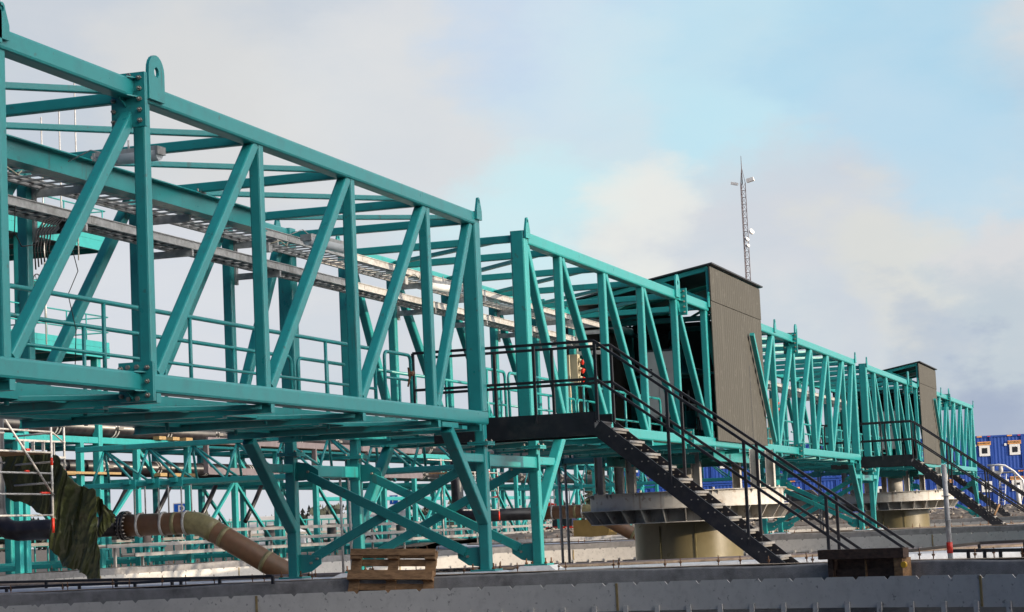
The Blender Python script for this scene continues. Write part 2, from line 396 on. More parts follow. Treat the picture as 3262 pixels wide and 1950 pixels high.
# ------------------------------------------------------------------ ground and tanks
def ring_pts(cx, cy, r, n): return [(cx + r * math.cos(2 * math.pi * i / n), cy + r * math.sin(2 * math.pi * i / n)) for i in range(n)]
outer = [(-250, -400), (900, -400), (900, 700), (-250, 700)]
mb = MB(); loops = [outer] + [ring_pts(c * D, CY, 18.5, 72)[::-1] for c in (0, 1, 2)]
flat = [p for l in loops for p in l]
mb.v = [Vector((x, y, -2.9)) for x, y in flat]
for t in tessellate_polygon([[Vector((x, y, 0)) for x, y in l] for l in loops]): mb.f.append(t); mb.sm.append(False)
g = mb.build('ground', GROUND); g['kind'] = 'structure'
for p_ in g.data.polygons:
    if p_.normal.z < 0: p_.flip()

BR_LAB = ['nearest', 'middle', 'farthest']
def notch_profile(cx, r, z0, z1, a_from, a_to, th=0.012):
    mb = MB(); pitch_ = 0.49 / r
    n = int((a_to - a_from) / pitch_)
    prof = []
    for i in range(n):
        a = a_from + i * pitch_
        prof += [(a, z1), (a + pitch_ * .3, z1), (a + pitch_ * .5 - .046 / r, z1), (a + pitch_ * .5, z1 - .046), (a + pitch_ * .5 + .046 / r, z1), (a + pitch_ * .75, z1)]
    prof.append((a_from + n * pitch_, z1))
    b = 0
    for a, z in prof:
        for rr in (r, r + th):
            for zz in (z0, z): mb.v.append(Vector((cx + rr * math.cos(a), CY + rr * math.sin(a), zz)))
    for i in range(len(prof) - 1):
        o = i * 4; q = o + 4
        mb.f += [(o, q, q + 1, o + 1), (o + 2, o + 3, q + 3, q + 2), (o + 1, q + 1, q + 3, o + 3), (o, o + 2, q + 2, q)]
        mb.sm += [False] * 4
    return mb
def tank(cx, idx):
    t = thing('thickener_tank', ['round concrete tank in front, V-notched grey weir plate facing the camera', 'round concrete tank round the middle drum, inner wall sunlit beige', 'round concrete tank around the farthest drum below the blue containers'][idx], 'tank', (cx, CY, RIM), 'round settling tanks in a row')
    # lip with rounded edge, rim membrane, walls, floor
    # lip of cast concrete: slightly uneven height
    mb = MB(); n = 220; prof = [(17.15, -3.0), (17.15, RIM - .03), (17.16, RIM - .012), (17.185, RIM), (17.36, RIM + .004), (17.40, RIM - .05)]
    b = 0; m_ = len(prof)
    for i in range(n):
        a = 2 * math.pi * i / n; wob = 0.008 * math.sin(a * 23 + idx) + 0.006 * math.sin(a * 57)
        for k, (r_, z) in enumerate(prof): mb.v.append(Vector((cx + (r_ + (wob * .5 if k else 0)) * math.cos(a), CY + (r_ + (wob * .5 if k else 0)) * math.sin(a), z + (wob if k else 0))))
    for i in range(n):
        j = (i + 1) % n
        for k in range(m_ - 1): mb.f.append((i * m_ + k, j * m_ + k, j * m_ + k + 1, i * m_ + k + 1)); mb.sm.append(True)
    mb.build('concrete_lip', CONC, t)
    mb = MB(); mb.lathe([(17.38, RIM - .03), (17.6, RIM - .02), (18.0, RIM - .05), (18.62, RIM - .03), (18.66, RIM - .12), (18.66, -3.4)], 160, cx, CY)
    mb.build('rim_liner', LINER, t)
    mb = MB(); mb.lathe([(17.20, RIM + .012), (17.30, RIM + .02), (17.40, RIM + .006), (17.41, RIM - .02)], 200, cx, CY); mb.build('mortar_edge', MORTAR, t)
    notch_profile(cx, 16.85, -2.765, -2.37, -math.pi, math.pi, 0.012).build('weir_plate', WEIR, t)
    mb = MB(); mb.lathe([(17.05, -2.5), (17.05, -3.6), (16.2, -3.6), (16.2, -6.0)], 160, cx, CY); mb.build('launder_wall', WEIRB, t)
    mb = MB(); mb.lathe([(16.3, -6.0), (8, -6.8), (0.2, -7.4)], 96, cx, CY); mb.build('tank_floor', DARKM, t)
    # sealant joints
    mb = MB()
    a = R(6.1)
    for k in range(-9, 10):
        ang = a + k * 0.336
        d = Vector((math.cos(ang), math.sin(ang), 0)); s_ = Vector((-math.sin(ang), math.cos(ang), 0))
        mb.quadbox(Vector((cx, CY, -2.57)) + d * 16.847, d * .006, s_ * .018, Vector((0, 0, .19)))
    build_each(mb, 'joint_strip', SEAL, t)
    lo, hi = ((-0.62, 0.62) if idx == 0 else (-0.5, 1.5))
    if idx == 1: MB().tube([(cx + 17.02 * math.cos(R(a_)), CY + 17.02 * math.sin(R(a_)), RIM - .0) for a_ in range(140, 221, 2)], .035, 8).build('ring_pipe', MAUVE, t)
    # brackets under the plate
    stuff = MB(); cnt = 0
    k = 0; ang = lo
    while ang < hi:
        d = Vector((math.cos(ang), math.sin(ang), 0)); s_ = Vector((-math.sin(ang), math.cos(ang), 0))
        tgt = MB() if idx == 0 else stuff
        tgt.quadbox(Vector((cx, CY, -2.86)) + d * 16.83, d * .012, s_ * .035, Vector((0, 0, .17)))
        tgt.quadbox(Vector((cx, CY, -3.02)) + d * 16.87, d * .05, s_ * .035, Vector((0, 0, .01)))
        if idx == 0: tgt.build('bracket', WEIR, t)
        ang += .5 / 17.0
    if idx: stuff.build('brackets', WEIR, t)['kind'] = 'stuff'
    # anchor rods with nuts
    stuff = MB()
    for row, (r_, step, hgt) in enumerate(((17.52, .80, .13), (18.45, 1.0, .12))):
        ang = lo
        while ang < hi:
            jit = random.uniform(-.004, .004); a_ = ang + jit
            c = Vector((cx + r_ * math.cos(a_), CY + r_ * math.sin(a_), RIM - .03))
            h_ = hgt + random.uniform(-.03, .03); tl = Vector((random.uniform(-.01, .01), random.uniform(-.01, .01), 0))
            tgt = MB() if idx == 0 else stuff
            tgt.tube([c, c + tl + Vector((0, 0, h_ + .04))], .008, 6)
            tgt.tube([c + Vector((0, 0, h_ * .62)) + tl * .6, c + Vector((0, 0, h_ * .62 + .02)) + tl * .7], .02, 6)
            tgt.tube([c + Vector((0, 0, h_ * .62 + .022)) + tl * .7, c + Vector((0, 0, h_ * .62 + .028)) + tl * .7], .028, 8)
            if idx == 0: tgt.build('anchor_bolt', RUST, t)
            ang += step / r_
    if idx: stuff.build('anchor_bolts', RUST, t)['kind'] = 'stuff'
    return t
for i in range(3): tank(i * D, i)

# ------------------------------------------------------------------ truss bridges
def lug(parent, x, y, big, sgn=-1):
    w_, h_, low_ = (0.36, .32, .16) if big else (0.24, .22, .12)
    z0 = H - low_; top = H + h_; r = w_ * .5 if big else w_ * .36
    pts = [(-w_ / 2, z0), (w_ / 2, z0), (w_ / 2, top - r)]
    for k in range(1, 10):
        a = math.pi * k / 10
        pts.append((r * math.cos(a) * (1 if big else 1), top - r + r * math.sin(a)))
    pts.append((-w_ / 2, top - r))
    if not big:
        pts = [(-w_ / 2, z0), (w_ / 2, z0), (w_ / 2, H + .02)] + [(r * .6 * math.cos(math.pi * k / 6), top - r * .6 + r * .6 * math.sin(math.pi * k / 6)) for k in range(7)] + [(-w_ / 2, H + .02)]
    hr = .055 if big else .03; hz = top - r * (1.0 if big else .7)
    hole = [(hr * math.cos(2 * math.pi * k / 12), hz + hr * math.sin(2 * math.pi * k / 12)) for k in range(12)][::-1]
    th = .035
    y0 = y + (sgn * th if sgn < 0 else 0) - (0.003 if sgn < 0 else -.003)
    MB().prism(pts, lambda u, v, t_: (x + u, y0 + t_, v), th, [hole]).build('lifting_lug', TEAL, parent)
def splice(parent, x, yc, top, near):
    """bolted end plates between two truss sections; near = outer side sign"""
    out_ = -1 if near else 1
    ya, yb = (yc - .22, yc + .16) if near else (yc - .16, yc + .22)
    z0, z1 = (H - .50, H + .06) if top else (-.10, .30)
    cut = .0
    for dx in (-.016, .016):
        mb = MB(); mb.box(x + dx - .014, x + dx + .014, ya, yb, z0, z1)
        pl = mb.build('splice_plate', TEAL, parent)
        if dx < 0:
            mb = MB()
            zs = [z0 + .06 + k * (z1 - z0 - .12) / (4 if top else 2) for k in range(5 if top else 3)]
            for z in zs:
                for y in ((yc - .165, yc + .13) if near else (yc - .13, yc + .165)):
                    mb.tube([(x - .085, y, z), (x - .03, y, z)], .012, 8); mb.tube([(x - .055, y, z), (x - .031, y, z)], .025, 6)
            for y in (yc - .05, yc + .05):
                for z in ((z1 - .03),) if top else (z1 - .05, z0 + .03):
                    mb.tube([(x - .055, y, z), (x - .031, y, z)], .025, 6)
            build_each(mb, 'bolt', BOLT, pl)
    # stiffener fins
    mb = MB()
    zc = H - .1 if top else .1
    for sg in (-1, 1):
        for y in (yc + out_ * .101,):
            for zz in (zc + .095, zc - .095):
                mb.prism([(0, 0), (.16, 0), (0, .055)], lambda u, v, t_, y=y, zz=zz, sg=sg: (x + sg * (.03 + u), y + out_ * v, zz + t_ - .006), .012)
        mb.prism([(0, 0), (.16, 0), (0, -.09)], lambda u, v, t_, sg=sg: (x + sg * (.03 + u), yc - .006 + t_, (H - .2 if top else -.0) + v - .002), .012)
    build_each(mb, 'stiffener', TEAL, parent)
def rail_run(mb, y, x0, x1, z=1.1, posts=(), loop0=True, loop1=True, base=-.1):
    r = .027
    pts = []
    if loop0: pts += [(x0, y, base)] + arc((x0 + .12, y, z - .12), .12, 180, 90, 5, (1, 0, 0), (0, 0, 1))
    else: pts += [(x0, y, z)]
    if loop1: pts += arc((x1 - .12, y, z - .12), .12, 90, 0, 5, (1, 0, 0), (0, 0, 1)) + [(x1, y, base)]
    else: pts += [(x1, y, z)]
    mb.tube(pts, r, 10)
    mb.tube([(x0, y, .53), (x1, y, .53)], .02, 8)
    for x in posts: mb.tube([(x, y, base), (x, y, z)], .024, 10)
    return mb
def tray(name, label, x0, x1, yn, yf, z, mid, group, xb):
    t = thing(name, label, 'cable tray', ((x0 + x1) / 2, yn, z), group)
    for y in (yn, yf):
        mb = MB(); mb.box(x0, x1, y - .008, y + .008, z - .05, z + .05)
        mb.box(x0, x1, y - .022, y + .022, z + .045, z + .055); mb.box(x0, x1, y - .022, y + .022, z - .055, z - .045)
        x = x0 + 1.1
        while x < x1: mb.box(x - .09, x + .09, y - .014, y + .014, z - .035, z + .035); x += 3.0
        mb.build('side_rail', GALV, t)
    mb = MB(); x = x0 + .15
    while x < x1 - .1:
        mb.box(x - .016, x + .016, yn, yf, z - .042, z - .022); x += .27
    mb.build('rungs', GALV, t)
    mb = MB()
    for i in range(6 if mid else 1):
        yy = yf - .05 - i * .05
        pts = []; x = x0; ph = random.random() * 6
        while x <= x1:
            pts.append((x, yy + .015 * math.sin(x * 1.7 + ph), z - .015 + .008 * math.sin(x * 2.3 + ph) + (i % 3) * .016)); x += .6
        mb.tube(pts, .012, 5)
    mb.build('cable_run', CABLE, t)
    for x in xb:
        mb = MB(); mb.bar((x, yn - .02, z - .105), (x, W - .16, z - .105), .05, .09); mb.box(x - .035, x + .035, W - .20, W - .165, z - .22, z + .06)
        mb.build('bracket_arm', GALV, t)
    return t
def bridge(cx, idx):
    X0 = cx - END if idx else -1.5
    X1 = cx + END
    t = thing('truss_bridge', ['nearest teal truss bridge, filling the left half, bolted splice on its chord', 'middle teal truss bridge carrying the tall grey shelter', 'farthest teal truss bridge on the right, beside the blue site offices'][idx], 'bridge', (cx, CY, -.1), 'teal truss bridges end to end')
    nodes = sorted([cx + s * o for s in (-1, 1) for o in OFFS]); nodes = [x for x in nodes if x > X0]
    mids = [cx - .47 * P, cx + .47 * P] if idx else [cx + .47 * P]
    allx = sorted(nodes + [x for x in mids if x > X0])
    for side in (0, 1):
        yc = .1 if side == 0 else W - .1
        ye = .12 if side == 0 else W - .12
        near = side == 0
        a = X0 + .24 if idx else X0
        MB().beam((a, yc, H - .1), (X1 - .24, yc, H - .1), .2, .2, r=.03).build('top_chord', TEAL, t)
        MB().beam((X0, yc, .1), (X1, yc, .1), .2, .2, r=.03).build('bottom_chord', TEAL, t)
        ends = [X1 - .12] + ([X0 + .12] if idx else [])
        for x in ends: MB().beam((x, ye, .198), (x, ye, H + .002), .24, .24, up=(1, 0, 0), r=.03).build('end_post', TEAL, t)
        for x in allx: MB().beam((x, yc, .199), (x, yc, H - .199), .14, .14, up=(1, 0, 0), r=.022).build('post', TEAL, t)
        dg = []
        for s in (-1, 1):
            seq = [cx + s * .47 * P] + [cx + s * o for o in OFFS[::-1]] + [cx + s * (END - .2)]
            for a_, b_ in zip(seq, seq[1:]):
                if min(a_, b_) < X0 - 1: continue
                dg.append((a_ + s * .12, b_ - s * .12))
        for a_, b_ in dg:
            if a_ < X0 or b_ < X0: continue
            MB().beam((a_, yc, .195), (b_, yc, H - .195), .138, .138, up=(0, 1, 0), r=.022).build('diagonal', TEAL, t)
        for s in (-1, 1):
            xs = cx + s * 2.4013 * P - s * .32 if not (idx == 0) else cx + s * 2.4013 * P - .32
            if idx: xs = cx + s * (2.4013 * P) + (-.3 if s > 0 else .3)
            if xs > X0:
                splice(t, xs, yc, True, near); splice(t, xs, yc, False, near)
            lx = cx + s * (2.4013 * P) - (.0 if s < 0 else 0) + (.1 if s > 0 else -.1)
            for x, bg_ in ((lx, True), (cx + s * (END - .12), False), (cx + s * 1.37 * P, False)):
                if x > X0 and not (x < 1): lug(t, x, 0 if near else W, bg_, -1 if near else 1)
        if idx == 0: lug(t, 3.75, 0 if near else W, True, -1 if near else 1)
    # roof members
    for x in allx + [X1 - .12] + ([X0 + .12] if idx else []):
        MB().beam((x, .2, H - .11), (x, W - .2, H - .11), .10, .12, r=.014).build('roof_beam', TEAL, t)
    def brace_seq(s):
        seq = [cx + s * o for o in OFFS] + [cx + s * .47 * P]
        return [cx + s * (END - .12)] + seq
    for s in (-1, 1):
        q = brace_seq(s)
        for a_, b_ in zip(q, q[1:]):
            if min(a_, b_) < X0: continue
            MB().beam((a_ - s * .1, .2, H - .075), (b_ + s * .06, W - .2, H - .075), .08, .07, r=.01).build('roof_brace', TEAL, t)
            MB().beam((a_ - s * .1, .1, -.036), (b_ + s * .06, W - .1, -.036), .08, .06, r=.01).build('floor_brace', TEAL, t)
    # floor beams and walkway
    for x in allx + ([X0 + .4] if idx else []) + [X1 - .4]:
        mb = MB(); mb.ibeam((x, .0, -.052), (x, W, -.052), .10, .10); mb.box(x - .05, x + .05, -.006, .004, -.102, -.002)
        mb.box(x - .06, x + .06, .6, .7, -.13, -.104)
        mb.build('floor_beam', TEAL, t)
    for y in (1.06, 2.58):
        MB().bar((X0 + .3, y, .04), (X1 - .3, y, .04), .05, .16).build('floor_stringer', TEAL, t)
    mb = MB()
    n = int((X1 - X0 - .6) / .3)
    for i in range(n): mb.box(X0 + .3 + i * .3, X0 + .3 + i * .3 + .012, 1.085, 2.555, .085, .115)
    for i in range(18): mb.box(X0 + .3, X1 - .3, 1.09 + i * .085, 1.096 + i * .085, .085, .117)
    mb.build('floor_grating', GALV, t)
    # handrails
    if idx == 0:
        mb = MB(); rail_run(mb, 1.12, 3.4, 5.66, posts=(4.4,), loop0=False); rail_run(mb, 1.12, 5.84, 16.05, posts=(7.9, 10.02, 12.1, 14.2))
        mb.build('handrail', TEAL, t)
        mb = MB(); rail_run(mb, 2.53, 5, 16.3, posts=(7.9, 10.05, 12.2, 14.3), loop0=False); rail_run(mb, 2.53, 16.55, X1 + .6, posts=(17.7,), loop1=False)
        mb.build('handrail', TEAL, t)
    else:
        mb = MB(); rail_run(mb, 1.12, X0 + .3, X0 + 2.2, posts=(X0 + 1.2,)); rail_run(mb, 1.12, X0 + 2.4, cx - 4.3, posts=[X0 + 2.4 + 1.6 * k for k in range(1, 7)])
        rail_run(mb, 1.12, cx + 2.1, X1 - 2.3, posts=[cx + 2.1 + 1.7 * k for k in range(1, 8)]); rail_run(mb, 1.12, X1 - 2.1, X1 - .3, posts=(X1 - 1.2,))
        rail_run(mb, 1.12, cx - 3.0, cx - .7, posts=(cx - 1.8,))
        mb.build('handrail', TEAL, t)
        mb = MB(); rail_run(mb, 2.53, X0 - .2, cx - 6.2, posts=[X0 + 1.6 * k for k in range(1, 8)], loop0=False); rail_run(mb, 2.53, cx - 6.0, cx - 4.2, posts=(cx - 5.2,))
        rail_run(mb, 2.53, cx + 2.1, X1, posts=[cx + 2.1 + 1.7 * k for k in range(1, 9)], loop1=False)
        mb.build('handrail', TEAL, t)
    if idx == 0:
        # monorail beam hung under the roof beams
        mb = MB(); mb.ibeam((1.0, 2.25, 2.885), (14.75, 2.25, 2.885), .2, .27, tf=.014)
        cr = mb.build('crane_rail', TEAL, t)
        mb = MB()
        for x in [n_ for n_ in allx if n_ < 14.7]:
            for dx, dy in ((-.08, -.07), (-.08, .07), (.08, -.07), (.08, .07)): mb.tube([(x + dx, 2.25 + dy, 3.0), (x + dx, 2.25 + dy, 3.07)], .014, 6)
            mb.box(x - .1, x + .1, 2.14, 2.36, 3.022, 3.03)
        build_each(mb, 'rail_clamp', BOLT, cr)
    return t
for i in range(3): bridge(i * D, i)
xb = [x for x in sorted([o for o in OFFS] + [D - o for o in OFFS]) if x > 3.5]
gt = 'galvanised ladder trays along the far side of the bridges'
tray('cable_tray', 'lower galvanised ladder tray with black cables along the nearest bridge', 3.0, D - 4.3, 2.38, 2.74, 2.36, True, gt, [x + .09 for x in xb])
tray('cable_tray', 'upper galvanised ladder tray above the cable-filled one', 3.0, D - 4.3, 2.40, 2.98, 2.82, False, gt, [x + .09 for x in xb])
for i, lab in ((1, 'ladder tray inside the middle bridge beyond the grey shelter'), (2, 'ladder tray inside the farthest bridge')):
    tray('cable_tray', lab, (D + 4 if i == 1 else 2 * D - END - 1), (2 * D - END - 1.2 if i == 1 else 2 * D - 4.3), 2.35, 2.98, 2.5, True, gt, [i * D + (o if i == 1 else -o) for o in OFFS])

# ------------------------------------------------------------------ support frames
def frame(x, s, label):
    """s=-1: knee braces lean towards -X (end of a bridge), +1: towards +X"""
    t = thing('support_frame', label, 'support frame', (x, CY, RIM), 'teal trestle frames under the bridge ends')
    legs = (.085, W - .085)
    for y in legs:
        MB().beam((x, y, RIM + .06), (x, y, -.31), .16, .17, up=(1, 0, 0), r=.02).build('leg', TEAL, t)
        mb = MB(); mb.box(x - .17, x + .17, y - .16, y + .16, -.31, -.285); mb.box(x - .17, x + .17, y - .16, y + .16, -.28, -.255)
        cp = mb.build('cap_plate', TEAL, t)
        mb = MB()
        for dx in (-.13, .13):
            for dy in (-.12, .12): mb.tube([(x + dx, y + dy, -.34), (x + dx, y + dy, -.22)], .012, 6); mb.tube([(x + dx, y + dy, -.255), (x + dx, y + dy, -.235)], .022, 6)
        build_each(mb, 'bolt', BOLT, cp)
        MB().beam((x, y, -.255), (x, y, -.002), .15, .16, up=(1, 0, 0), r=.02).build('stub_post', TEAL, t)
        # knee
        k = s * .1
        MB().beam((x + s * .045, y, -1.42), (x + s * 1.55, y, -.10), .15, .17, up=(0, 1, 0), r=.02).build('knee_brace', TEAL, t)
        mb = MB(); mb.bar((x + s * 1.25, y, -.05), (x + s * 1.95, y, -.05), .16, .07); mb.box(x + s * 1.0 - .11, x + s * 1.0 + .11, y - .09, y + .09, -.098, -.05)
        mb.build('knee_seat', TEAL, t)
        MB().beam((x + s * .08, y, -.50), (x + s * .98, y, -.50), .12, .13, r=.014).build('knee_tie', TEAL, t)
        # foot plate + plinth
        mb = MB(); mb.box(x - .19, x + .19, y - .19, y + .19, RIM + .035, RIM + .06)
        fp = mb.build('foot_plate', TEAL, t)
        mb = MB()
        for dx in (-.16, .16):
            for dy in (-.16, .16): mb.tube([(x + dx, y + dy, RIM + .04), (x + dx, y + dy, RIM + .15)], .012, 6); mb.tube([(x + dx, y + dy, RIM + .062), (x + dx, y + dy, RIM + .09)], .026, 6)
        build_each(mb, 'bolt', RUST, fp)
        mb = MB(); z0, z1 = RIM - .06, RIM + .034; a, b = .42, .24
        ps = [(x - a, y - a, z0), (x + a, y - a, z0), (x + a, y + a, z0), (x - a, y + a, z0), (x - b, y - b, z1), (x + b, y - b, z1), (x + b, y + b, z1), (x - b, y + b, z1)]
        mb.v += [Vector(p) for p in ps]; mb.f += [(0, 1, 2, 3), (4, 5, 6, 7), (0, 1, 5, 4), (1, 2, 6, 5), (2, 3, 7, 6), (3, 0, 4, 7)]; mb.sm += [False] * 6
        mb.build('plinth', LINER, t)
    y0, y1 = legs[0] + .08, legs[1] - .08
    za, zb_ = -.52, -1.98
    for xo, (ya, yb), (a, b) in ((-.035, (y0, y1), (zb_, za)), (.035, (y0, y1), (za, zb_))):
        MB().beam((x + xo, ya + .22, a + (b - a) * .075), (x + xo, yb - .22, b - (b - a) * .075), .06, .14, up=(0, 0, 1), r=.01).build('cross_brace', TEAL, t)
    for y, sg in ((y0, 1), (y1, -1)):
        for z, dz in ((za, -1), (zb_, 1)):
            mb = MB(); mb.prism([(0, -.12), (.2, -.09), (.36, .02), (.36, .14), (.1, .17), (0, .17)] , lambda u, v, t_, y=y, sg=sg, z=z, dz=dz: (x - .006 + t_, y + sg * u, z + dz * v), .012)
            gp = mb.build('gusset', TEAL, t)
            mb = MB()
            for u, v in ((.2, .04), (.3, .1)):
                mb.tube([(x - .05, y + sg * u, z + dz * v), (x + .05, y + sg * u, z + dz * v)], .02, 6)
            build_each(mb, 'bolt', BOLT, gp)
    return t
fl = [['teal frame under the right end of the nearest bridge, left one of the pair', 'teal frame under the near end of the middle bridge, behind the pallet'],
      ['teal frame under the far end of the middle bridge', 'teal frame under the near end of the farthest bridge'],
      ['teal frame under the far end of the farthest bridge']]
for i in range(3):
    frame(i * D + 17.64, -1, fl[i][0])
    if i < 2:
        frame((i + 1) * D - 17.5, 1, fl[i][1])
        xa, xb_ = i * D + 17.64 + .08, (i + 1) * D - 17.5 - .08
        for y, lab in ((.085, 'front'), (W - .085, 'rear')):
            mb = MB(); mb.beam((xa, y, -.53), (xb_, y, -.53), .14, .18, r=.014)
            mb.box(xa, xa + .02, y - .1, y + .1, -.66, -.4); mb.box(xb_ - .02, xb_, y - .1, y + .1, -.66, -.4)
            o = mb.build('tie_beam', TEAL); tag(o, '%s teal tie beam joining the two frames between the %s bridges' % (lab, ('nearest and middle', 'middle and farthest')[i]), 'beam', 'tie beams between support frames'); recentre(o)

# ------------------------------------------------------------------ stairs between the bridges
def stairs(dx, label, ys=-1.5):
    xa, xb_ = 18.32 + dx, 19.28 + dx
    t = thing('access_stair', label, 'stairs', ((xa + xb_) / 2, -3, -2.9), 'black access stairs')
    y_top, slope = -1.52, (.2 / .24)
    y_bot = -4.75; zb = -.1 - (y_top - y_bot) * slope
    for x in (xa, xb_):
        mb = MB(); mb.box(x - .035, x + .0, y_top + .02, 1.05, -.22, -.0)
        mb.box(x - .02, x - .012, y_top, 1.05, .0, .13)
        mb.build('landing_beam', BLACK, t)
        # sloping stringer
        d = Vector((0, y_bot - y_top, zb + .1)); 
        mb = MB(); mb.bar((x - .017, y_top, -.10), (x - .017, y_bot, zb), .035, .235)
        for k in range(2):
            off = (.1175 if k else -.1175)
        mb.bar((x - .0, y_top, .01), (x - .0, y_bot, zb + .11), .07, .012); mb.bar((x - .0, y_top, -.235), (x - .0, y_bot, zb - .135), .07, .012)
        st = mb.build('stringer', BLACK, t)
        mb = MB(); k = 0
        while True:
            y = y_top - .2 - k * .24; 
            if y < y_bot: break
            z = -.10 - (y_top - y) * slope + .01
            for yy in (y, y - .1): mb.tube([(x - .05, yy, z), (x + .02, yy, z)], .011, 6)
            k += 1
        build_each(mb, 'bolt', BOLT, st)
    mb = MB(); mb.box(xa, xb_ - .03, y_top, 1.0, -.03, -.002); mb.box(xa, xb_ - .03, y_top + .02, y_top + .05, -.2, -.03)
    mb.build('landing_plate', BLACK, t)
    k = 0
    while True:
        z = -.125 - .2 * k; y = y_top - .02 - k * .24
        if y < y_bot: break
        mb = MB(); mb.box(xa + .0, xb_ - .037, y - .24, y - .0, z - .034, z)
        mb.box(xa, xb_ - .037, y - .20, y - .19, z - .07, z - .034)
        mb.build('tread', GALVD, t); k += 1
    for x, nm in ((xa, 0), (xb_, 1)):
        xr = x - .02
        mb = MB()
        y_end = -6.0
        zt = 1.19; zm = .62
        for z in (zt, zm):
            zz2 = z - (y_top - y_end) * slope * .94 - .0
            ye = y_end if z == zt else y_end + .35
            mb.beam((xr, 1.35, z), (xr, y_top - .02, z), .042, .042, r=.006); mb.beam((xr, y_top - .02, z), (xr, ye, z - (y_top - ye) * .735), .042, .042, r=.006)
        for y in (1.35, -.59 + nm * .93, y_top - .03) + ((-.6,) if nm else ()): mb.beam((xr, y, -.0), (xr, y, zt), .045, .045, up=(1, 0, 0), r=.006)
        for y in (-2.62, -3.74, -4.9):
            zt2 = zt - (y_top - y) * .735
            mb.beam((xr, y, -.10 - (y_top - y) * slope), (xr, y, zt2), .045, .045, up=(1, 0, 0), r=.006)
        mb.build('handrail', BLACK, t)
    return t
stairs(0, 'black steel stair with grey treads descending from the landing beside the nearest bridge')
stairs(D, 'smaller black stair beyond the galvanised pole, beside the middle bridge')
st3 = stairs(2 * D, 'farthest black stair, in front of the blue containers'); st3.location.y += 2.8
# gate on the walkway, clamp
t = thing('walkway_gate', 'small teal tube gate beside the black landing rail, clamped with a coupler', 'gate', (17.0, 1.12, .0))
mb = MB()
pts = [(16.45, 1.12, -.05)] + arc((16.55, 1.12, 1.0), .1, 180, 90, 4, (1, 0, 0), (0, 0, 1)) + arc((17.45, 1.12, 1.0), .1, 90, 0, 4, (1, 0, 0), (0, 0, 1)) + [(17.55, 1.12, -.05)]
mb.tube(pts, .026, 10); mb.tube([(16.45, 1.12, .35), (17.55, 1.12, .35)], .02, 8); mb.tube([(17.05, 1.12, -.05), (17.05, 1.12, .7)], .02, 8)
mb.tube([(16.45, 1.12, .72), (17.55, 1.12, .72)], .02, 8)
mb.build('gate_frame', TEAL, t)
mb = MB(); mb.tube([(17.45, 1.10, .8), (17.6, 1.10, .84)], .035, 8); mb.tube([(17.3, 1.08, .62), (17.38, 1.08, .75), (17.34, 1.08, .9), (17.42, 1.08, .84)], .015, 6)
mb.build('coupler', RUST, t)

# ------------------------------------------------------------------ grey shelters over the drives
def corrugated(mb, x0, x1, y, z0, z1, step=.22, dep=.012, nout=-1):
    n = max(2, int((x1 - x0) / step)); b = len(mb.v)
    for i in range(n * 4 + 1):
        x = x0 + (x1 - x0) * i / (n * 4)
        d = dep if (i % 4) in (1, 2) else 0
        mb.v.append(Vector((x, y + nout * d, z0))); mb.v.append(Vector((x, y + nout * d, z1)))
    for i in range(n * 4):
        mb.f.append((b + 2 * i, b + 2 * i + 2, b + 2 * i + 3, b + 2 * i + 1)); mb.sm.append(False)
def shelter(cx, label):
    x0, x1 = cx - 3.93, cx + 1.85
    t = thing('drive_shelter', label, 'shelter', ((x0 + x1) / 2, CY, .1), 'grey clad shelters on the bridges')
    mb = MB(); corrugated(mb, x0, x1, -.065, .13, 3.22); mb.box(x0, x1, -.06, -.045, .13, 3.22); s1 = mb.build('lower_cladding', CLAD, t)
    mb = MB(); corrugated(mb, x0, x1, -.075, 3.23, 3.99); mb.box(x0, x1, -.07, -.045, 3.23, 3.99); mb.build('upper_cladding', CLAD, t)
    mb = MB(); corrugated(mb, x0, x1, W + .07, .13, 3.3, nout=1); mb.box(x0, x1, W + .05, W + .065, .13, 3.3); mb.build('rear_cladding', CLAD, t)
    mb = MB()
    a = Vector((x0 - .06, -.14, 4.045)); b = Vector((x1 + .12, -.14, 4.045)); c = Vector((x1 + .12, W + .3, 3.38)); d = Vector((x0 - .06, W + .3, 3.38))
    up = Vector((0, 0, .03)); mb.v += [a, b, c, d, a + up, b + up, c + up, d + up]
    mb.f += [(0, 1, 2, 3), (4, 5, 6, 7), (0, 1, 5, 4), (1, 2, 6, 5), (2, 3, 7, 6), (3, 0, 4, 7)]; mb.sm += [False] * 6
    mb.build('roof', DARKM, t)
    mb = MB()
    for x in (x0 + .08, x1 - .08, (x0 + x1) / 2):
        mb.beam((x, -.0, 3.19), (x, -.0, 3.98), .07, .07, up=(1, 0, 0)); mb.beam((x, -.0, 3.95), (x, W, 3.36), .08, .1)
        mb.beam((x, W, .2), (x, W, 3.4), .07, .07, up=(1, 0, 0)); mb.beam((x, 0.05, 3.25), (x, 1.1, 3.73), .06, .06); mb.beam((x, 1.1, 3.7), (x, 2.1, 3.2), .06, .06)
    build_each(mb, 'frame_bar', TEAL, t)
    mb = MB(); mb.box(x1 - .05, x1 - .02, .75, W, .2, 3.3); mb.build('end_wall', DARKM, t)
    mb = MB(); mb.box(x0 + 3.9, x0 + 3.925, -.082, -.078, .13, 2.0); mb.build('cladding_seam', DARKM, t)
    return t
shelter(D, 'large grey clad shelter with sloping dark roof on the middle bridge')
shelter(2 * D, 'smaller-looking grey clad shelter on the farthest bridge')
for i, lab in ((1, 'pointed teal strut crossing the big grey shelter wall'), (2, 'pointed teal strut crossing the far grey shelter wall')):
    o = MB().beam((i * D + 2.25, -.17, .25), (i * D + .05, -.17, 2.75), .11, .11, up=(0, 1, 0), r=.015).build('strut', TEAL); tag(o, lab, 'strut', 'struts outside the shelters'); recentre(o)

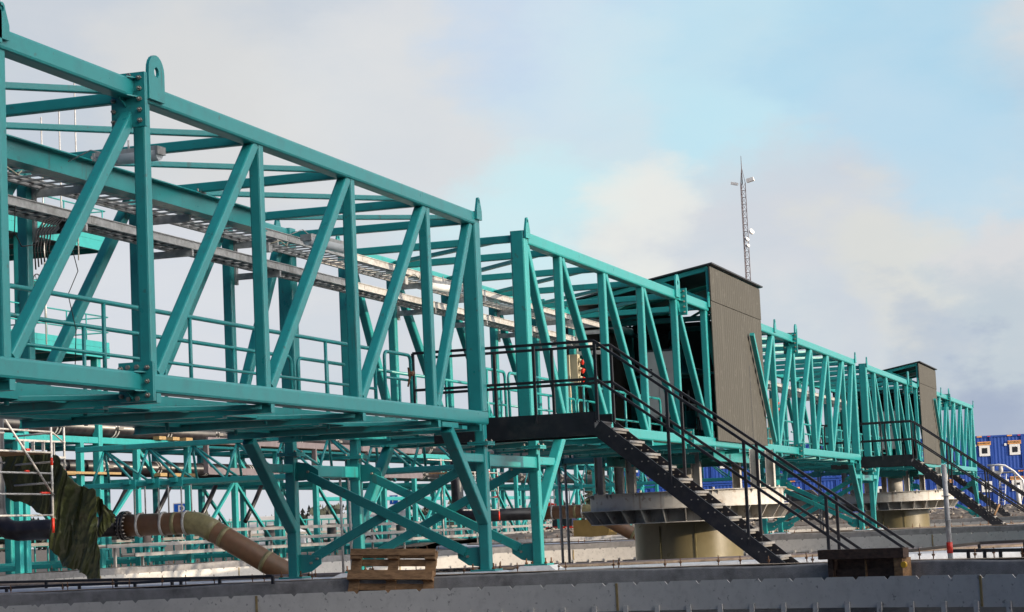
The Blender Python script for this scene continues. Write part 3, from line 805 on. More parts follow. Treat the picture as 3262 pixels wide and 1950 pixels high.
# ------------------------------------------------------------------ centre drums and columns
def drum(cx, label, vis=True):
    t = thing('centre_drum', label, 'drum', (cx, CY, -7), 'pale steel drums under the shelters')
    mb = MB(); mb.lathe([(1.28, -7.0), (1.28, -1.62)], 64, cx, CY)
    c = mb.build('column', OLIVE, t)
    mb = MB()
    for a in (162, 200):
        mb.tube([(cx + 1.3 * math.cos(R(a)), CY + 1.3 * math.sin(R(a)), -7), (cx + 1.3 * math.cos(R(a)), CY + 1.3 * math.sin(R(a)), -1.7)], .012, 6)
    mb.build('seam', GRPJ, c)
    mb = MB(); mb.lathe([(1.2, -1.62), (2.3, -1.62), (2.3, -1.60), (2.02, -1.60), (2.02, -1.30), (2.52, -1.30), (2.52, -1.28), (1.5, -1.28)], 72, cx, CY, smooth=False); mb.build('lower_ring', CREAM, t)
    mb = MB(); mb.lathe([(2.3, -1.28), (2.3, -.92), (2.38, -.92), (2.38, -.905), (1.9, -.905), (1.9, -1.28)], 72, cx, CY, smooth=False); mb.build('upper_ring', CREAM, t)
    n = 30
    mb = MB()
    for k in range(n):
        a = 2 * math.pi * k / n; d = Vector((math.cos(a), math.sin(a), 0)); s_ = Vector((-math.sin(a), math.cos(a), 0))
        mb.prism([(2.02, -1.30), (2.52, -1.30), (2.3, -1.60), (2.02, -1.60)], lambda u, v, t_, d=d, s_=s_: Vector((cx, CY, 0)) + d * u + s_ * (t_ - .011) + Vector((0, 0, v)), .022)
    build_each(mb, 'gusset', CREAM, t)
    mb = MB()
    for k in range(16):
        a = 2 * math.pi * (k + .3) / 16; d = Vector((math.cos(a), math.sin(a), 0)); s_ = Vector((-math.sin(a), math.cos(a), 0))
        for q in (-.07, .07):
            mb.prism([(2.30, -.92), (2.37, -.92), (2.30, -1.02)], lambda u, v, t_, d=d, s_=s_, q=q: Vector((cx, CY, 0)) + d * u + s_ * (t_ - .006 + q) + Vector((0, 0, v)), .012)
        c_ = Vector((cx, CY, -.905)) + d * 2.2
        mb.tube([c_ + Vector((0, 0, k_)) for k_ in (0, .05)], .03, 6)
    build_each(mb, 'cleat', CREAM, t)
    for a in (20, 65, 110, 155, 200, 245, 290, 335):
        c_ = Vector((cx + 2.05 * math.cos(R(a)), CY + 2.05 * math.sin(R(a)), 0))
        mb = MB(); z0, z1 = -.905, .0
        mb.box(c_.x - .10, c_.x + .10, c_.y - .10, c_.y - .085, z0, z1); mb.box(c_.x - .10, c_.x + .10, c_.y + .085, c_.y + .10, z0, z1); mb.box(c_.x - .007, c_.x + .007, c_.y - .085, c_.y + .085, z0, z1)
        hg = mb.build('hanger_column', CREAM, t)
        mb = MB(); mb.box(c_.x - .09, c_.x + .09, c_.y - .125, c_.y - .101, -.25, .02)
        for z in (-.2, -.08): mb.tube([(c_.x, c_.y - .15, z), (c_.x, c_.y - .12, z)], .02, 6)
        mb.build('hanger_plate', TEAL, hg)
    MB().tube([(cx, CY, -.95), (cx, CY, -.35)], .3, 24).build('drive_shaft', CREAM, t)
    MB().tube([(cx, CY, -.35), (cx, CY, -.28), (cx, CY, -.1)], [.3, .36, .36], 24).build('drive_collar', TEAL, t)
    mb = MB(); mb.ibeam((cx - 2.1, .9, -.2), (cx - 2.1, 2.4, -.2), .15, .2); mb.ibeam((cx + 2.1, .9, -.2), (cx + 2.1, 2.4, -.2), .15, .2)
    mb.ibeam((cx - 2.6, .35, -.16), (cx + 2.6, .35, -.16), .15, .24); mb.ibeam((cx - 2.6, 2.85, -.16), (cx + 2.6, 2.85, -.16), .15, .24)
    build_each(mb, 'carrier_beam', TEAL, t)
    return t
drum(D, 'nearer pale steel drum on an olive column, behind the black stair')
drum(2 * D, 'farther pale steel drum on an olive column, right of the middle frames')
def drive(cx, label):
    t = thing('rake_drive', label, 'drive unit', (cx, CY, .1), 'rake drives under the shelters')
    MB().tube([(cx, CY, .12), (cx, CY, .5), (cx, CY, .55), (cx, CY, 1.0)], [.75, .75, .5, .45], 32).build('gearbox', TEAL, t)
    MB().tube([(cx, CY, 1.0), (cx, CY, 1.5)], .2, 20).build('motor', BLACK, t)
    mb = MB()
    prof = [(.2, 2.15), (.3, 2.0), (.75, 1.85), (.75, 1.78), (.25, 1.9), (.2, 2.15)]
    mb.lathe(prof, 32, cx - 1.0, CY - .2)
    for a in (20, 140, 260): mb.bar((cx - 1.0 + .3 * math.cos(R(a)), CY - .2 + .3 * math.sin(R(a)), 1.95), (cx - 1.0 + 1.6 * math.cos(R(a)), CY - .2 + 1.1 * math.sin(R(a)), 1.75), .2, .05)
    mb.tube([(cx - 1.0, CY - .2, 1.95), (cx - 1.0, CY - .2, 2.9)], .2, 16)
    mb.build('feed_chute', TEAL, t)
    MB().tube([(cx - 1.0, CY - .2, 2.5), (cx - 1.0, CY - .2, 3.0), (cx - .8, CY + .8, 3.1)], .24, 16).build('feed_pipe', HDPE, t)
    mb = MB()
    for k in range(9):
        a = R(40 * k); mb.tube([(cx - 1.6 + .25 * math.cos(a), .9, .55 + .25 * math.sin(a)), (cx - 1.6 + .25 * math.cos(a + R(40)), .9, .55 + .25 * math.sin(a + R(40)))], .015, 6)
        if k % 2 == 0: mb.tube([(cx - 1.6, .9, .55), (cx - 1.6 + .25 * math.cos(a), .9, .55 + .25 * math.sin(a))], .01, 5)
    mb.build('hand_wheel', BLACK, t)
    return t
drive(D, 'rake drive with teal gearbox inside the large grey shelter')
drive(2 * D, 'rake drive inside the far grey shelter')
# control cabinets
def cabinet(x, y0, y1, label):
    t = thing('control_cabinet', label, 'cabinet', (x, (y0 + y1) / 2, .12), 'grey control cabinets')
    MB().beam((x, (y0 + y1) / 2, .75), (x, (y0 + y1) / 2, 2.22), y1 - y0, .4, up=(1, 0, 0), r=.01).build('body', CABG, t)
    mb = MB(); mb.box(x - .215, x - .202, y0 + .02, (y0 + y1) / 2 - .01, .78, 2.0); mb.box(x - .215, x - .202, (y0 + y1) / 2 + .01, y1 - .02, .78, 2.0); dr = mb.build('door', CABG, t)
    for yy in ((y0 + y1) / 2 - .12, (y0 + y1) / 2 + .22):
        mb = MB(); mb.box(x - .226, x - .216, yy - .08, yy + .08, 1.66, 1.84); w_ = mb.build('display', GLASS, dr)
        mb = MB(); mb.box(x - .228, x - .2265, yy - .06, yy + .06, 1.69, 1.81); mb.build('display_face', WHITE, w_)
    mb = MB(); mb.beam((x, y0 + .1, .12), (x, y0 + .1, .75), .06, .06); mb.beam((x, y1 - .1, .12), (x, y1 - .1, .75), .06, .06); mb.build('stand', GALV, t)
    MB().box(x - .2, x + .2, y0, y1, 2.23, 2.27).build('cover', DARKM, t)
cabinet(34.7, .95, 1.75, 'grey control cabinet with two display windows inside the middle bridge')
cabinet(2 * D - 3.2, .95, 1.75, 'grey control cabinet inside the farthest bridge')
def sockets(x, label):
    t = thing('socket_panel', label, 'socket panel', (x, 2.9, 1.2), 'beige socket panels')
    mb = MB(); mb.box(x - .10, x + .10, 2.62, 2.8, 1.50, 2.12); mb.build('enclosure', BEIGE, t)
    for k in range(3):
        z = 1.62 + .19 * k; mb = MB()
        mb.tube([(x - .02, 2.62, z), (x - .02, 2.55, z - .04)], .045, 12); so = mb.build('socket', BEIGE, t)
        mb = MB(); mb.tube([(x - .02, 2.55, z - .04), (x - .02, 2.50, z - .07)], .055, 12); mb.build('plug', REDP, so)
    mb = MB(); mb.box(x - .3, x - .24, 2.75, 2.85, .1, 2.1); mb.build('backboard', BEIGE, t)
sockets(32.4, 'beige socket panel with three red plugs, beside the black stair rail')
sockets(2 * D - END + 2.3 - 4.6, 'beige socket panel with red plugs in the far half of the middle bridge')

# ------------------------------------------------------------------ lamps on the bridges
def lamp(pts_, label, tilt=0):
    a, b = Vector(pts_[0]), Vector(pts_[1]); c = (a + b) / 2
    t = thing('strip_light', label, 'light fixture', c, 'strip lights on the bridges')
    d = (b - a)
    MB().bar(a + Vector((0, 0, .045)), b + Vector((0, 0, .045)), .17, .05).build('housing', GALV, t)
    sd = d.cross(Vector((0, 0, 1))).normalized()
    mb = MB(); n = 8
    base = len(mb.v)
    for p in (a, b):
        for k in range(n + 1):
            th = math.pi * k / n
            mb.v.append(p + sd * .085 * math.cos(th) + Vector((0, 0, .02 - .11 * math.sin(th))))
    for k in range(n): mb.f.append((k, k + 1, n + 2 + k, n + 1 + k)); mb.sm.append(True)
    mb.f.append(tuple(range(n + 1))); mb.f.append(tuple(range(n + 1, 2 * n + 2))[::-1]); mb.sm += [False, False]
    mb.build('diffuser', DIFF, t)
    u = d.normalized()
    mb = MB(); mb.bar(a - u * .03 + Vector((0, 0, .02)), a + Vector((0, 0, .02)), .18, .09); mb.bar(b + Vector((0, 0, .02)), b + u * .03 + Vector((0, 0, .02)), .18, .09); build_each(mb, 'end_cap', GALV, t)
    mb = MB(); q = c; mb.tube([q + Vector((0, 0, .07)), q + Vector((0, 0, .18))], .012, 6); mb.tube([a + u * .1 + Vector((0, 0, .06)), a - u * .1 + Vector((0, 0, .12)), a - u * .35 + Vector((0, .05, .02))], .008, 6); build_each(mb, 'mounting_rod', GALV, t)
lamp(((8.6, 1.5, 2.80), (8.55, .72, 2.80)), 'strip light with clear cover hanging below the roof beam, near the splice plate')
lamp(((15.2, 1.75, 2.66), (16.35, 1.55, 2.62)), 'strip light hanging beside the cable tray near the end of the crane rail')
lamp(((5.9, 2.3, 2.42), (6.1, 1.6, 2.42)), 'strip light at the left edge of the photograph below the crane rail')
lamp(((21.3, 2.1, 2.60), (22.4, 1.95, 2.60)), 'strip light at the near end of the middle bridge beside the upper tray')
# junction boxes and coiled cable
def jbox(x, y, z, label):
    t = thing('junction_box', label, 'junction box', (x, y, z), 'junction boxes under the trays')
    MB().beam((x, y, z), (x, y + .16, z), .13, .13).build('box', GALV, t)
    MB().tube([(x, y, z + .05), (x + .1, y - .1, z + .1), (x + .3, y - .12, z + .04), (x + .5, y - .05, z + .12)], .009, 6).build('lead', BEIGE, t)
jbox(7.35, 2.1, 2.5, 'round junction box with a pale lead at the left edge')
jbox(14.6, 2.05, 2.5, 'junction box left of the second strip light')
jbox(20.1, 2.05, 2.55, 'junction box seen just right of the nearest bridge end post')
t = thing('cable_coil', 'loose coil of black cable hanging from the lower cable tray', 'cable coil', (9.0, 2.3, 1.9))
mb = MB()
for k in range(6):
    o = k * .022; pts = []
    for i in range(17):
        a = math.pi * i / 16
        pts.append((8.75 + .04 * k + .24 * math.cos(a) * (1 + .08 * k) + .12, 2.34 - o, 2.2 + .12 * math.sin(a) * (1 + .05 * k) - (.75 - .04 * k) * (max(0, math.cos(a * 1.0)) * -1 * 0 + (0 if i not in (0,) else .6))))
    pts = [(8.62 + .03 * k, 2.34 - o, 1.62 + .03 * k)] + [(8.60 + .025 * k, 2.34 - o, 1.85), (8.64 + .025 * k, 2.33 - o, 2.05), (8.8 + .02 * k, 2.32 - o, 2.2 - .01 * k), (9.0, 2.32 - o, 2.27 - .01 * k), (9.15, 2.32 - o, 2.22), (9.2 - .02 * k, 2.33, 2.1)]
    mb.tube(pts, .010, 6)
mb.tube([(8.2, 2.34, 2.3), (8.15, 2.33, 2.0), (8.3, 2.33, 1.85), (8.6, 2.33, 1.9), (8.8, 2.33, 2.2)], .007, 5)
mb.tube([(9.3, 2.34, 2.3), (9.6, 2.34, 1.7), (9.35, 2.34, 1.4), (9.5, 2.33, 1.0), (9.45, 2.33, .5)], .006, 5)
mb.build('cable', CABLE, t)

# ------------------------------------------------------------------ loose things on the near rim
def pallet(M, label, matl):
    """euro pallet 1.2 x 0.8 x 0.144, built in local axes u (length), v (width), w (height) then placed by M"""
    t = thing('pallet', label, 'pallet', M @ Vector((0, 0, 0)), 'wooden pallets on the rim')
    def bb(name, u0, u1, v0, v1, w0, w1):
        mb = MB(); c = M @ Vector(((u0 + u1) / 2, (v0 + v1) / 2, (w0 + w1) / 2)); r3 = M.to_3x3()
        mb.quadbox(c, r3 @ Vector(((u1 - u0) / 2, 0, 0)), r3 @ Vector((0, (v1 - v0) / 2, 0)), r3 @ Vector((0, 0, (w1 - w0) / 2)))
        return mb.build(name, matl, t)
    for v, wd in ((0, .12), (.2, .1), (.38, .1), (.575, .1), (.7, .1)): bb('deck_board', 0, 1.2, v, v + wd, .122, .144)
    for u in (0, .5275, 1.055): bb('stringer_board', u, u + .145, 0, .8, .1, .1215)
    for u in (0, .5275, 1.055):
        for v in (0, .3275, .655): bb('block', u, u + .145, v, v + (.1 if v else .1) + (.045 if v == .3275 else 0), .0225, .0995)
    for v, wd in ((0, .1), (.3275, .145), (.7, .1)): bb('skid', 0, 1.2, v, v + wd, 0, .022)
    return t
# leaning over the lip: underside towards the camera
def frame_m(o, u, v):
    u = Vector(u).normalized(); w_ = u.cross(Vector(v)).normalized(); v = w_.cross(u).normalized()
    m_ = Matrix((u, v, w_)).transposed().to_4x4(); m_.translation = Vector(o); return m_
pallet(frame_m((16.90, .745, -2.55), (0, 1, .04), (.35, -.04, .94)) @ Matrix.Diagonal((1.11, 1, 1, 1)), 'wooden pallet tipped on edge over the near lip in front of the legs', WOOD)
pallet(frame_m((17.75, 1.55, -2.20), (.02, 1, 0), (1, 0, 0)), 'wooden pallet lying flat, half hidden left of the tipped pallet', WOOD)
# dark timber box standing in the launder gap
th = R(-26.0); uu = Vector((-math.sin(th), math.cos(th), 0)); dd = Vector((math.cos(th), math.sin(th), 0))
c0 = Vector((0, CY, 0)) + dd * 17.0
t = thing('timber_box', 'dark stained timber box wedged in the near lip, with a yellow tape measure', 'box', (c0.x, c0.y, -2.45))
def tb(name, u0, u1, d0, d1, z0, z1, mt):
    return MB().quadbox(c0 + uu * ((u0 + u1) / 2) + dd * ((d0 + d1) / 2) + Vector((0, 0, (z0 + z1) / 2)), uu * ((u1 - u0) / 2), dd * ((d1 - d0) / 2), Vector((0, 0, (z1 - z0) / 2))).build(name, mt, t)
tb('top_beam', -.70, .62, -.13, .0, -2.14, -2.015, WOODD)
tb('back_board', -.55, .50, .05, .13, -2.46, -2.02, WOODD)
tb('end_block', -.66, -.53, -.10, .1, -2.46, -2.142, WOOD)
tb('end_block', .44, .52, -.06, .1, -2.46, -2.142, WOODD)
tb('slat', -.53, .43, -.0, .03, -2.46, -2.28, WOODD)
tb('slat', -.05, -.03, -.02, .0, -2.46, -2.142, WOOD)
o = MB().tube([c0 + uu * -.70 - dd * .14 + Vector((0, 0, -2.23)), c0 + uu * -.70 - dd * .105 + Vector((0, 0, -2.23))], .04, 16).build('tape_measure', YEL); tag(o, 'round yellow tape measure hanging on the dark timber box', 'tape measure'); recentre(o)
t = thing('rope_scrap', 'tangled dark rope scrap on the near rim right of the tipped pallet', 'rope', (18.2, .9, -2.18))
mb = MB(); rr_ = random.Random(3); pts = []
for k in range(26): pts.append((18.0 + .10 * math.sin(k * 1.9) + rr_.uniform(-.05, .05), .95 - .02 * k + .08 * math.cos(k * 1.3), -2.17 + .03 * abs(math.sin(k * .9)) + rr_.uniform(0, .02)))
mb.tube(pts, .009, 5); mb.build('rope', CABLE, t)
t = thing('launder_box', 'yellow-brown fibreglass trough on the far rim under the farther brown pipe', 'trough', (79, 14.2, -2.2))
MB().prism([(-1.5, -1.45), (.3, -1.42), (.0, -2.15), (-.7, -2.2), (-1.5, -2.15)], lambda u, v, t_: (78.4 + t_, 14.5 - u, v), 1.6).build('trough', mat('yellow_fibreglass', (.33, .21, .06), .4, vary=.15, scale=3), t)
for k in range(3): MB().beam((78.3, 13.6 + k * .9, -1.45), (78.3, 13.6 + k * .9 , -1.2), .05, .05, up=(1, 0, 0)).build('stub_post', GALV, t)
# black rails lying on the rim
def lying(name, pts0, pts1, posts, label, zt=-2.075, h=.1):
    t = thing(name, label, 'railing', pts0[0], 'black railing sections lying on the rim')
    for pts in (pts0, pts1):
        if pts:
            mb = MB()
            for a, b in zip(pts, pts[1:]): mb.beam(a, b, .045, .045, r=.006)
            mb.build('rail', BLACK, t)
    for p in posts:
        MB().beam((p[0], p[1], p[2]), (p[0], p[1], -2.22), .045, .045, up=(1, 0, 0), r=.006).build('post', BLACK, t)
lying('railing_section', [(20.9, 10.4, -2.10), (19.0, 6.9, -2.10), (17.1, 4.16, -2.1), (16.9, 3.2, -2.1)], None, [(20.0, 8.75, -2.1), (19.0, 6.9, -2.1), (18.0, 5.4, -2.1), (17.1, 4.16, -2.1), (16.9, 3.2, -2.1)], 'black railing section lying on the near rim at the left, upper bar')
lying('railing_section', [(18.4, 9.2, -2.155), (18.6, 7.6, -2.15), (18.3, 6.2, -2.15), (17.6, 4.9, -2.12)], None, [(18.45, 8.6, -2.155), (18.5, 7.3, -2.15), (18.3, 6.2, -2.15), (17.7, 5.1, -2.13)], 'black railing section lying on the near rim at the left, lower bar')
lying('railing_section', [(15.84, -6.9, -2.1), (14.3, -8.3, -2.1)], None, [(15.80, -6.9, -2.1), (15.55, -7.15, -2.1), (15.3, -7.38, -2.1), (15.05, -7.6, -2.1), (14.75, -7.9, -2.1)], 'black railing section on the near rim right of the galvanised pole, front bar')
lying('railing_section', [(19.6, -5.75, -2.16), (20.2, -6.85, -2.09), (20.4, -7.6, -2.09)], None, [(20.2, -6.85, -2.1), (20.4, -7.5, -2.1)], 'black railing section on the near rim right of the galvanised pole, rear bent bar')
t = thing('scaffold_pole', 'galvanised pole with red sleeve standing on the near rim at the right', 'pole', (15.5, -6.98, -2.2))
MB().tube([(15.45, -6.93, -2.2), (15.36, -6.93, -.98)], .033, 14).build('pole', GALV, t)
mb = MB(); mb.tube([(15.44, -6.93, -2.12), (15.43, -6.93, -1.98)], .040, 14); mb.build('red_sleeve', REDP, t)
mb = MB(); mb.tube([(15.40, -6.93, -1.39), (15.40, -6.93, -1.375)], .06, 12); mb.tube([(15.41, -6.93, -1.70), (15.41, -6.93, -1.69)], .045, 12); mb.build('collar', GALV, t)

# ------------------------------------------------------------------ triangular pipe trusses with hung feed pipes
def pipe_truss(dx, label, lp):
    t = thing('pipe_truss', label, 'pipe truss', (37.9 + dx, 10, -.1), 'teal three-chord pipe trusses')
    x = 37.9 + dx; ya, yb = 4.2, 18.0
    tc_ = (x, 3.4, .95), (x, 17.9, .95)
    MB().beam(*tc_, .16, .14).build('top_chord', TEAL, t)
    for q in (-.48, .48): MB().beam((x + q, 3.4, -.04), (x + q, 17.45, -.04), .12, .13).build('bottom_chord', TEAL, t)
    ny = [17.09 - 1.26 * k for k in range(11)]
    for y in ny:
        for q in (-.48, .48):
            for tgt in (y + .12, y - 1.1):
                MB().tube([(x, y, .9), (x + q, tgt, .0)], .035, 8).build('web_bar', TEAL, t)
    for y in (16.1, 15.43, 14.78, 10.4, 4.7):
        mb = MB(); mb.beam((x - .75, y, .02), (x + .62, y, .02), .16, .12); mb.box(x - .62, x - .38, y - .18, y + .18, -.16, .08); mb.build('hanger_beam', TEAL, t)
    for k, y in enumerate((16.1, 15.43, 14.78, 10.4, 4.7)):
        for q in (-.29, .29):
            zb = -1.05 if k < 3 else -2.9
            MB().tube([(x + q, y - (.0), -.05), (x + q, y, zb)], .022 if k < 3 else .035, 8).build('hanger_rod', GALV, t)
    t = thing('feed_pipe', lp, 'pipe', (x, 15, -1.05), 'feed pipes bending down over the tank walls')
    z = -1.08; r = .285
    MB().tube([(x, 20.35, 3.5), (x, 20.35, -.45), (x, 20.3, -.7), (x, 20.15, -.9), (x, 19.95, -1.03), (x, 19.7, z), (x, 16.6, z)], r * .93, 28).build('black_section', HDPE, t)
    fl_ = MB(); fl_.tube([(x, 16.62, z), (x, 16.56, z)], r * 1.33, 28); fl_.tube([(x, 16.53, z), (x, 16.47, z)], r * 1.33, 28)
    fo = fl_.build('flange', HDPE, t)
    mb = MB()
    for k in range(20):
        a = 2 * math.pi * k / 20; mb.tube([(x + r * 1.2 * math.cos(a), 16.66, z + r * 1.2 * math.sin(a)), (x + r * 1.2 * math.cos(a), 16.42, z + r * 1.2 * math.sin(a))], .02, 6)
    build_each(mb, 'bolt', BOLT, fo)
    e = [(x, 16.5, z), (x, 14.7, z), (x, 14.5, z - .03), (x, 14.35, z - .08)]
    sl = .58; e += [(x, 14.15, z - .18), (x, 9.8, z - .18 - (14.15 - 9.8) * sl)]
    MB().tube(e, r, 28).build('brown_section', GRP, t)
    mb = MB(); mb.tube([(x, 14.78, z), (x, 14.7, z), (x, 14.5, z - .03), (x, 14.35, z - .08), (x, 14.15, z - .18), (x, 14.0, z - .267)], r * 1.03, 28); mb.build('elbow', GRPJ, t)
    def band(y, mt, rr, wd):
        zz = z if y > 14.6 else z - .18 - (14.15 - y) * sl
        d = Vector((0, 1, 0)) if y > 14.6 else Vector((0, 1, sl)).normalized()
        MB().tube([Vector((x, y, zz)) - d * wd / 2, Vector((x, y, zz)) + d * wd / 2], rr, 28).build('joint_band', mt, t)
    band(15.1, GRPJ, r * 1.03, .11); band(13.75, GRPJ, r * 1.03, .12); band(12.6, GRPJ, r * 1.03, .12)
    for y in (16.1, 15.43, 14.78):
        MB().tube([(x, y - .03, z), (x, y + .03, z)], r * 1.12, 28).build('pipe_clamp', GALV, t)
    return t
pipe_truss(0, 'nearer teal triangular truss running back from the middle bridge', 'nearer brown pipe bending down behind the legs of the nearest bridge')
pipe_truss(D, 'farther teal triangular truss seen beside the drum struts', 'farther brown pipe bending down left of the drum')

# ------------------------------------------------------------------ pipe rack behind the tanks
t = thing('pipe_rack', 'long teal steel rack on columns behind the tanks, left to centre', 'pipe rack', (85, 27.5, -2.9))
XS = [48.8 + 4.12 * k for k in range(22)]
for row, y in enumerate((26.0, 29.4)):
    for i, x in enumerate(XS):
        mb = MB(); mb.beam((x, y, -2.9), (x, y, 1.95), .21, .24, up=(1, 0, 0), r=.02); mb.build('column', TEAL, t)
        if i + 1 < len(XS):
            a, b = ((-2.1, .6) if i % 2 else (.6, -2.1)) if row == 0 else ((.6, -2.1) if i % 2 else (-2.1, .6))
            if (row == 0 and i % 3 != 2) or (row == 1 and i > 3 and i % 2): MB().beam((x + .12, y, a), (x + 4.0, y, b), .11, .13, up=(0, 1, 0)).build('diagonal', TEAL, t)
        if i % 2 == 0 and i + 1 < len(XS): MB().beam((x + .12, y, 1.75), (x + 1.5, y, .8), .14, .14, up=(0, 1, 0)).build('knee_brace', TEAL, t)
    for z, h_ in (((2.02, .22),) if row == 0 else ((2.02, .2), (.6, .16), (-2.15, .2))):
        MB().beam((XS[0] - 6, y, z), (XS[-1], y, z), .2, h_, r=.02).build('longitudinal_beam', TEAL, t)
for x in XS:
    for z in (1.95, .65, -2.2): MB().beam((x, 26.1, z), (x, 29.3, z), .16, .16, r=.02).build('cross_beam', TEAL, t)
def rack_pipe(y, z, r, x0, x1, label, bands):
    t = thing('rack_pipe', label, 'pipe', (x0, y, z), 'black pipes lying on the rack')
    MB().tube([(x0, y, z), (x1, y, z)], r, 24).build('pipe', HDPE, t)
    for x in bands:
        for q in (0, .22):
            MB().tube([(x + q - .035, y, z), (x + q + .035, y, z)], r * 1.05, 24).build('strap', GALV, t)
        mb = MB(); mb.box(x - .06, x + .3, y - r - .14, y - r - .03, z - .05, z + .05); mb.build('clamp_bolt', BOLT, t)
bx = [51.5 + 4.12 * k for k in range(20)]
rack_pipe(26.35, 2.47, .33, 42, XS[-1], 'large black pipe on top of the rack, with paired bright straps', bx)
rack_pipe(26.7, 1.16, .24, 46, XS[-1], 'thinner black pipe on the lower level of the rack', bx)
rack_pipe(28.2, 1.16, .24, 46, XS[-1], 'rear black pipe on the lower level of the rack', [])
rack_pipe(28.6, 2.45, .30, 44, XS[-1], 'rear large black pipe on top of the rack', [])
t = thing('scaffold_boards', 'new yellow timber blocks and planks lying on the pipe rack', 'timber', (56, 26, .85))
for z, xs in ((2.2, (58.3, 59.4, 60.5)), (.87, (58.3, 59.5, 60.7, 51.5))):
    for x in xs: MB().box(x, x + .55, 25.7, 25.95, z - .06, z + .06).build('block', PLANK, t)
MB().box(50.5, 55.2, 25.65, 25.85, .84, .92).build('plank', PLANK, t)
t = thing('walkway_platform', 'mauve primed steel walkway attached to the pipe rack', 'walkway', (68, 25.4, 2))
MB().box(58.0, 84, 24.9, 25.6, 1.98, 2.02).build('deck', WOODD, t)
MB().bar((60.6, 24.9, 2.12), (84, 24.9, 2.12), .08, .24).build('edge_beam', MAUVE, t); MB().bar((60.6, 24.9, .98), (84, 24.9, .98), .08, .26).build('edge_beam', MAUVE, t)
for x in (60.6, 65.3, 71, 77): MB().beam((x, 24.95, .9), (x, 24.95, 2.1), .2, .12, up=(1, 0, 0)).build('post', MAUVE, t)
for i, x in enumerate((57.2, 60.6, 64.6, 69)):
    o = MB().tube([(x - .6, 27, -.9), (x + .5, 27.0, .0), (x + 1.1, 27.0, .55)], .09, 12).build('raker_brace', HDPE); tag(o, 'dark slanting brace under the pipe rack', 'brace', 'dark slanting braces under the rack'); recentre(o)
# silver cable ladders low behind the tanks
for i, (z, y) in enumerate(((-1.22, 24.6), (-1.62, 24.6), (-1.95, 24.6), (-1.45, 31.5))):
    t = thing('silver_ladder', ['highest', 'second', 'lowest', 'rear'][i] + ' silver cable ladder running low across the teal columns', 'cable ladder', (80, y, z), 'silver cable ladders low behind the tanks')
    x0, x1 = 50 + 2 * i, (84, 104, 112, 130)[i]
    MB().bar((x0, y, z), (x1, y, z), .06, .12).build('side_rail', GALVD, t); MB().bar((x0, y + .5, z), (x1, y + .5, z), .06, .12).build('side_rail', GALVD, t)
    mb = MB(); x = x0
    while x < x1: mb.box(x, x + .05, y, y + .5, z - .03, z + .0); x += .6
    mb.build('rungs', GALVD, t)
    mb = MB(); x = x0 + 1
    while x < x1: mb.box(x, x + .08, y + .2, y + .28, -2.9, z); x += 13
    build_each(mb, 'stand', GALVD, t)
# guard rail (teal) and scaffold rail behind
t = thing('guard_rail', 'teal guard rail with many uprights behind the pipe rack', 'railing', (80, 33, -2.9))
for z in (-.8, -1.15, -1.5): MB().tube([(58, 33, z), (140, 33, z)], .04, 6).build('rail', TEAL, t)
mb = MB(); x = 58
while x < 140: mb.tube([(x, 33, -2.9), (x, 33, -.8)], .04, 6); x += 1.0
mb.build('uprights', TEAL, t)
# dense plant deeper in: second rack row of columns with lattice
t = thing('pipe_rack', 'second teal rack farther back, seen between the columns of the first', 'pipe rack', (100, 42, -2.9))
X2 = [118 + 5.2 * k for k in range(10)]
for i, x in enumerate(X2):
    MB().beam((x, 42, -2.9), (x, 42, 1.4), .3, .3, up=(1, 0, 0)).build('column', TEAL, t)
    if i + 1 < len(X2): MB().beam((x, 42, -2.0 if i % 2 else .8), (x + 5.2, 42, .8 if i % 2 else -2.0), .18, .18, up=(0, 1, 0)).build('diagonal', TEAL, t)
for z in (1.3, .6): MB().beam((112, 42, z), (X2[-1], 42, z), .25, .25).build('longitudinal_beam', TEAL, t)
# teal valve stands and boxes under the rack
for i, x in enumerate((56, 60.5, 66, 72, 79, 88)):
    t = thing('valve_stand', 'teal pump frame low between the rack columns', 'frame', (x, 28, -2.9), 'teal pump frames under the rack')
    for dx in (0, 1.2):
        for dy in (0, .8): MB().beam((x + dx, 27.4 + dy, -2.9), (x + dx, 27.4 + dy, -1.75), .12, .12, up=(1, 0, 0)).build('leg', TEAL, t)
    MB().box(x - .1, x + 1.3, 27.3, 28.3, -1.75, -1.6).build('base', TEAL, t)
    MB().tube([(x + .6, 27.8, -1.6), (x + .6, 27.8, -1.1), (x + .6, 27.8, -1.08)], [.22, .22, .3], 14).build('pump', MAUVE, t)

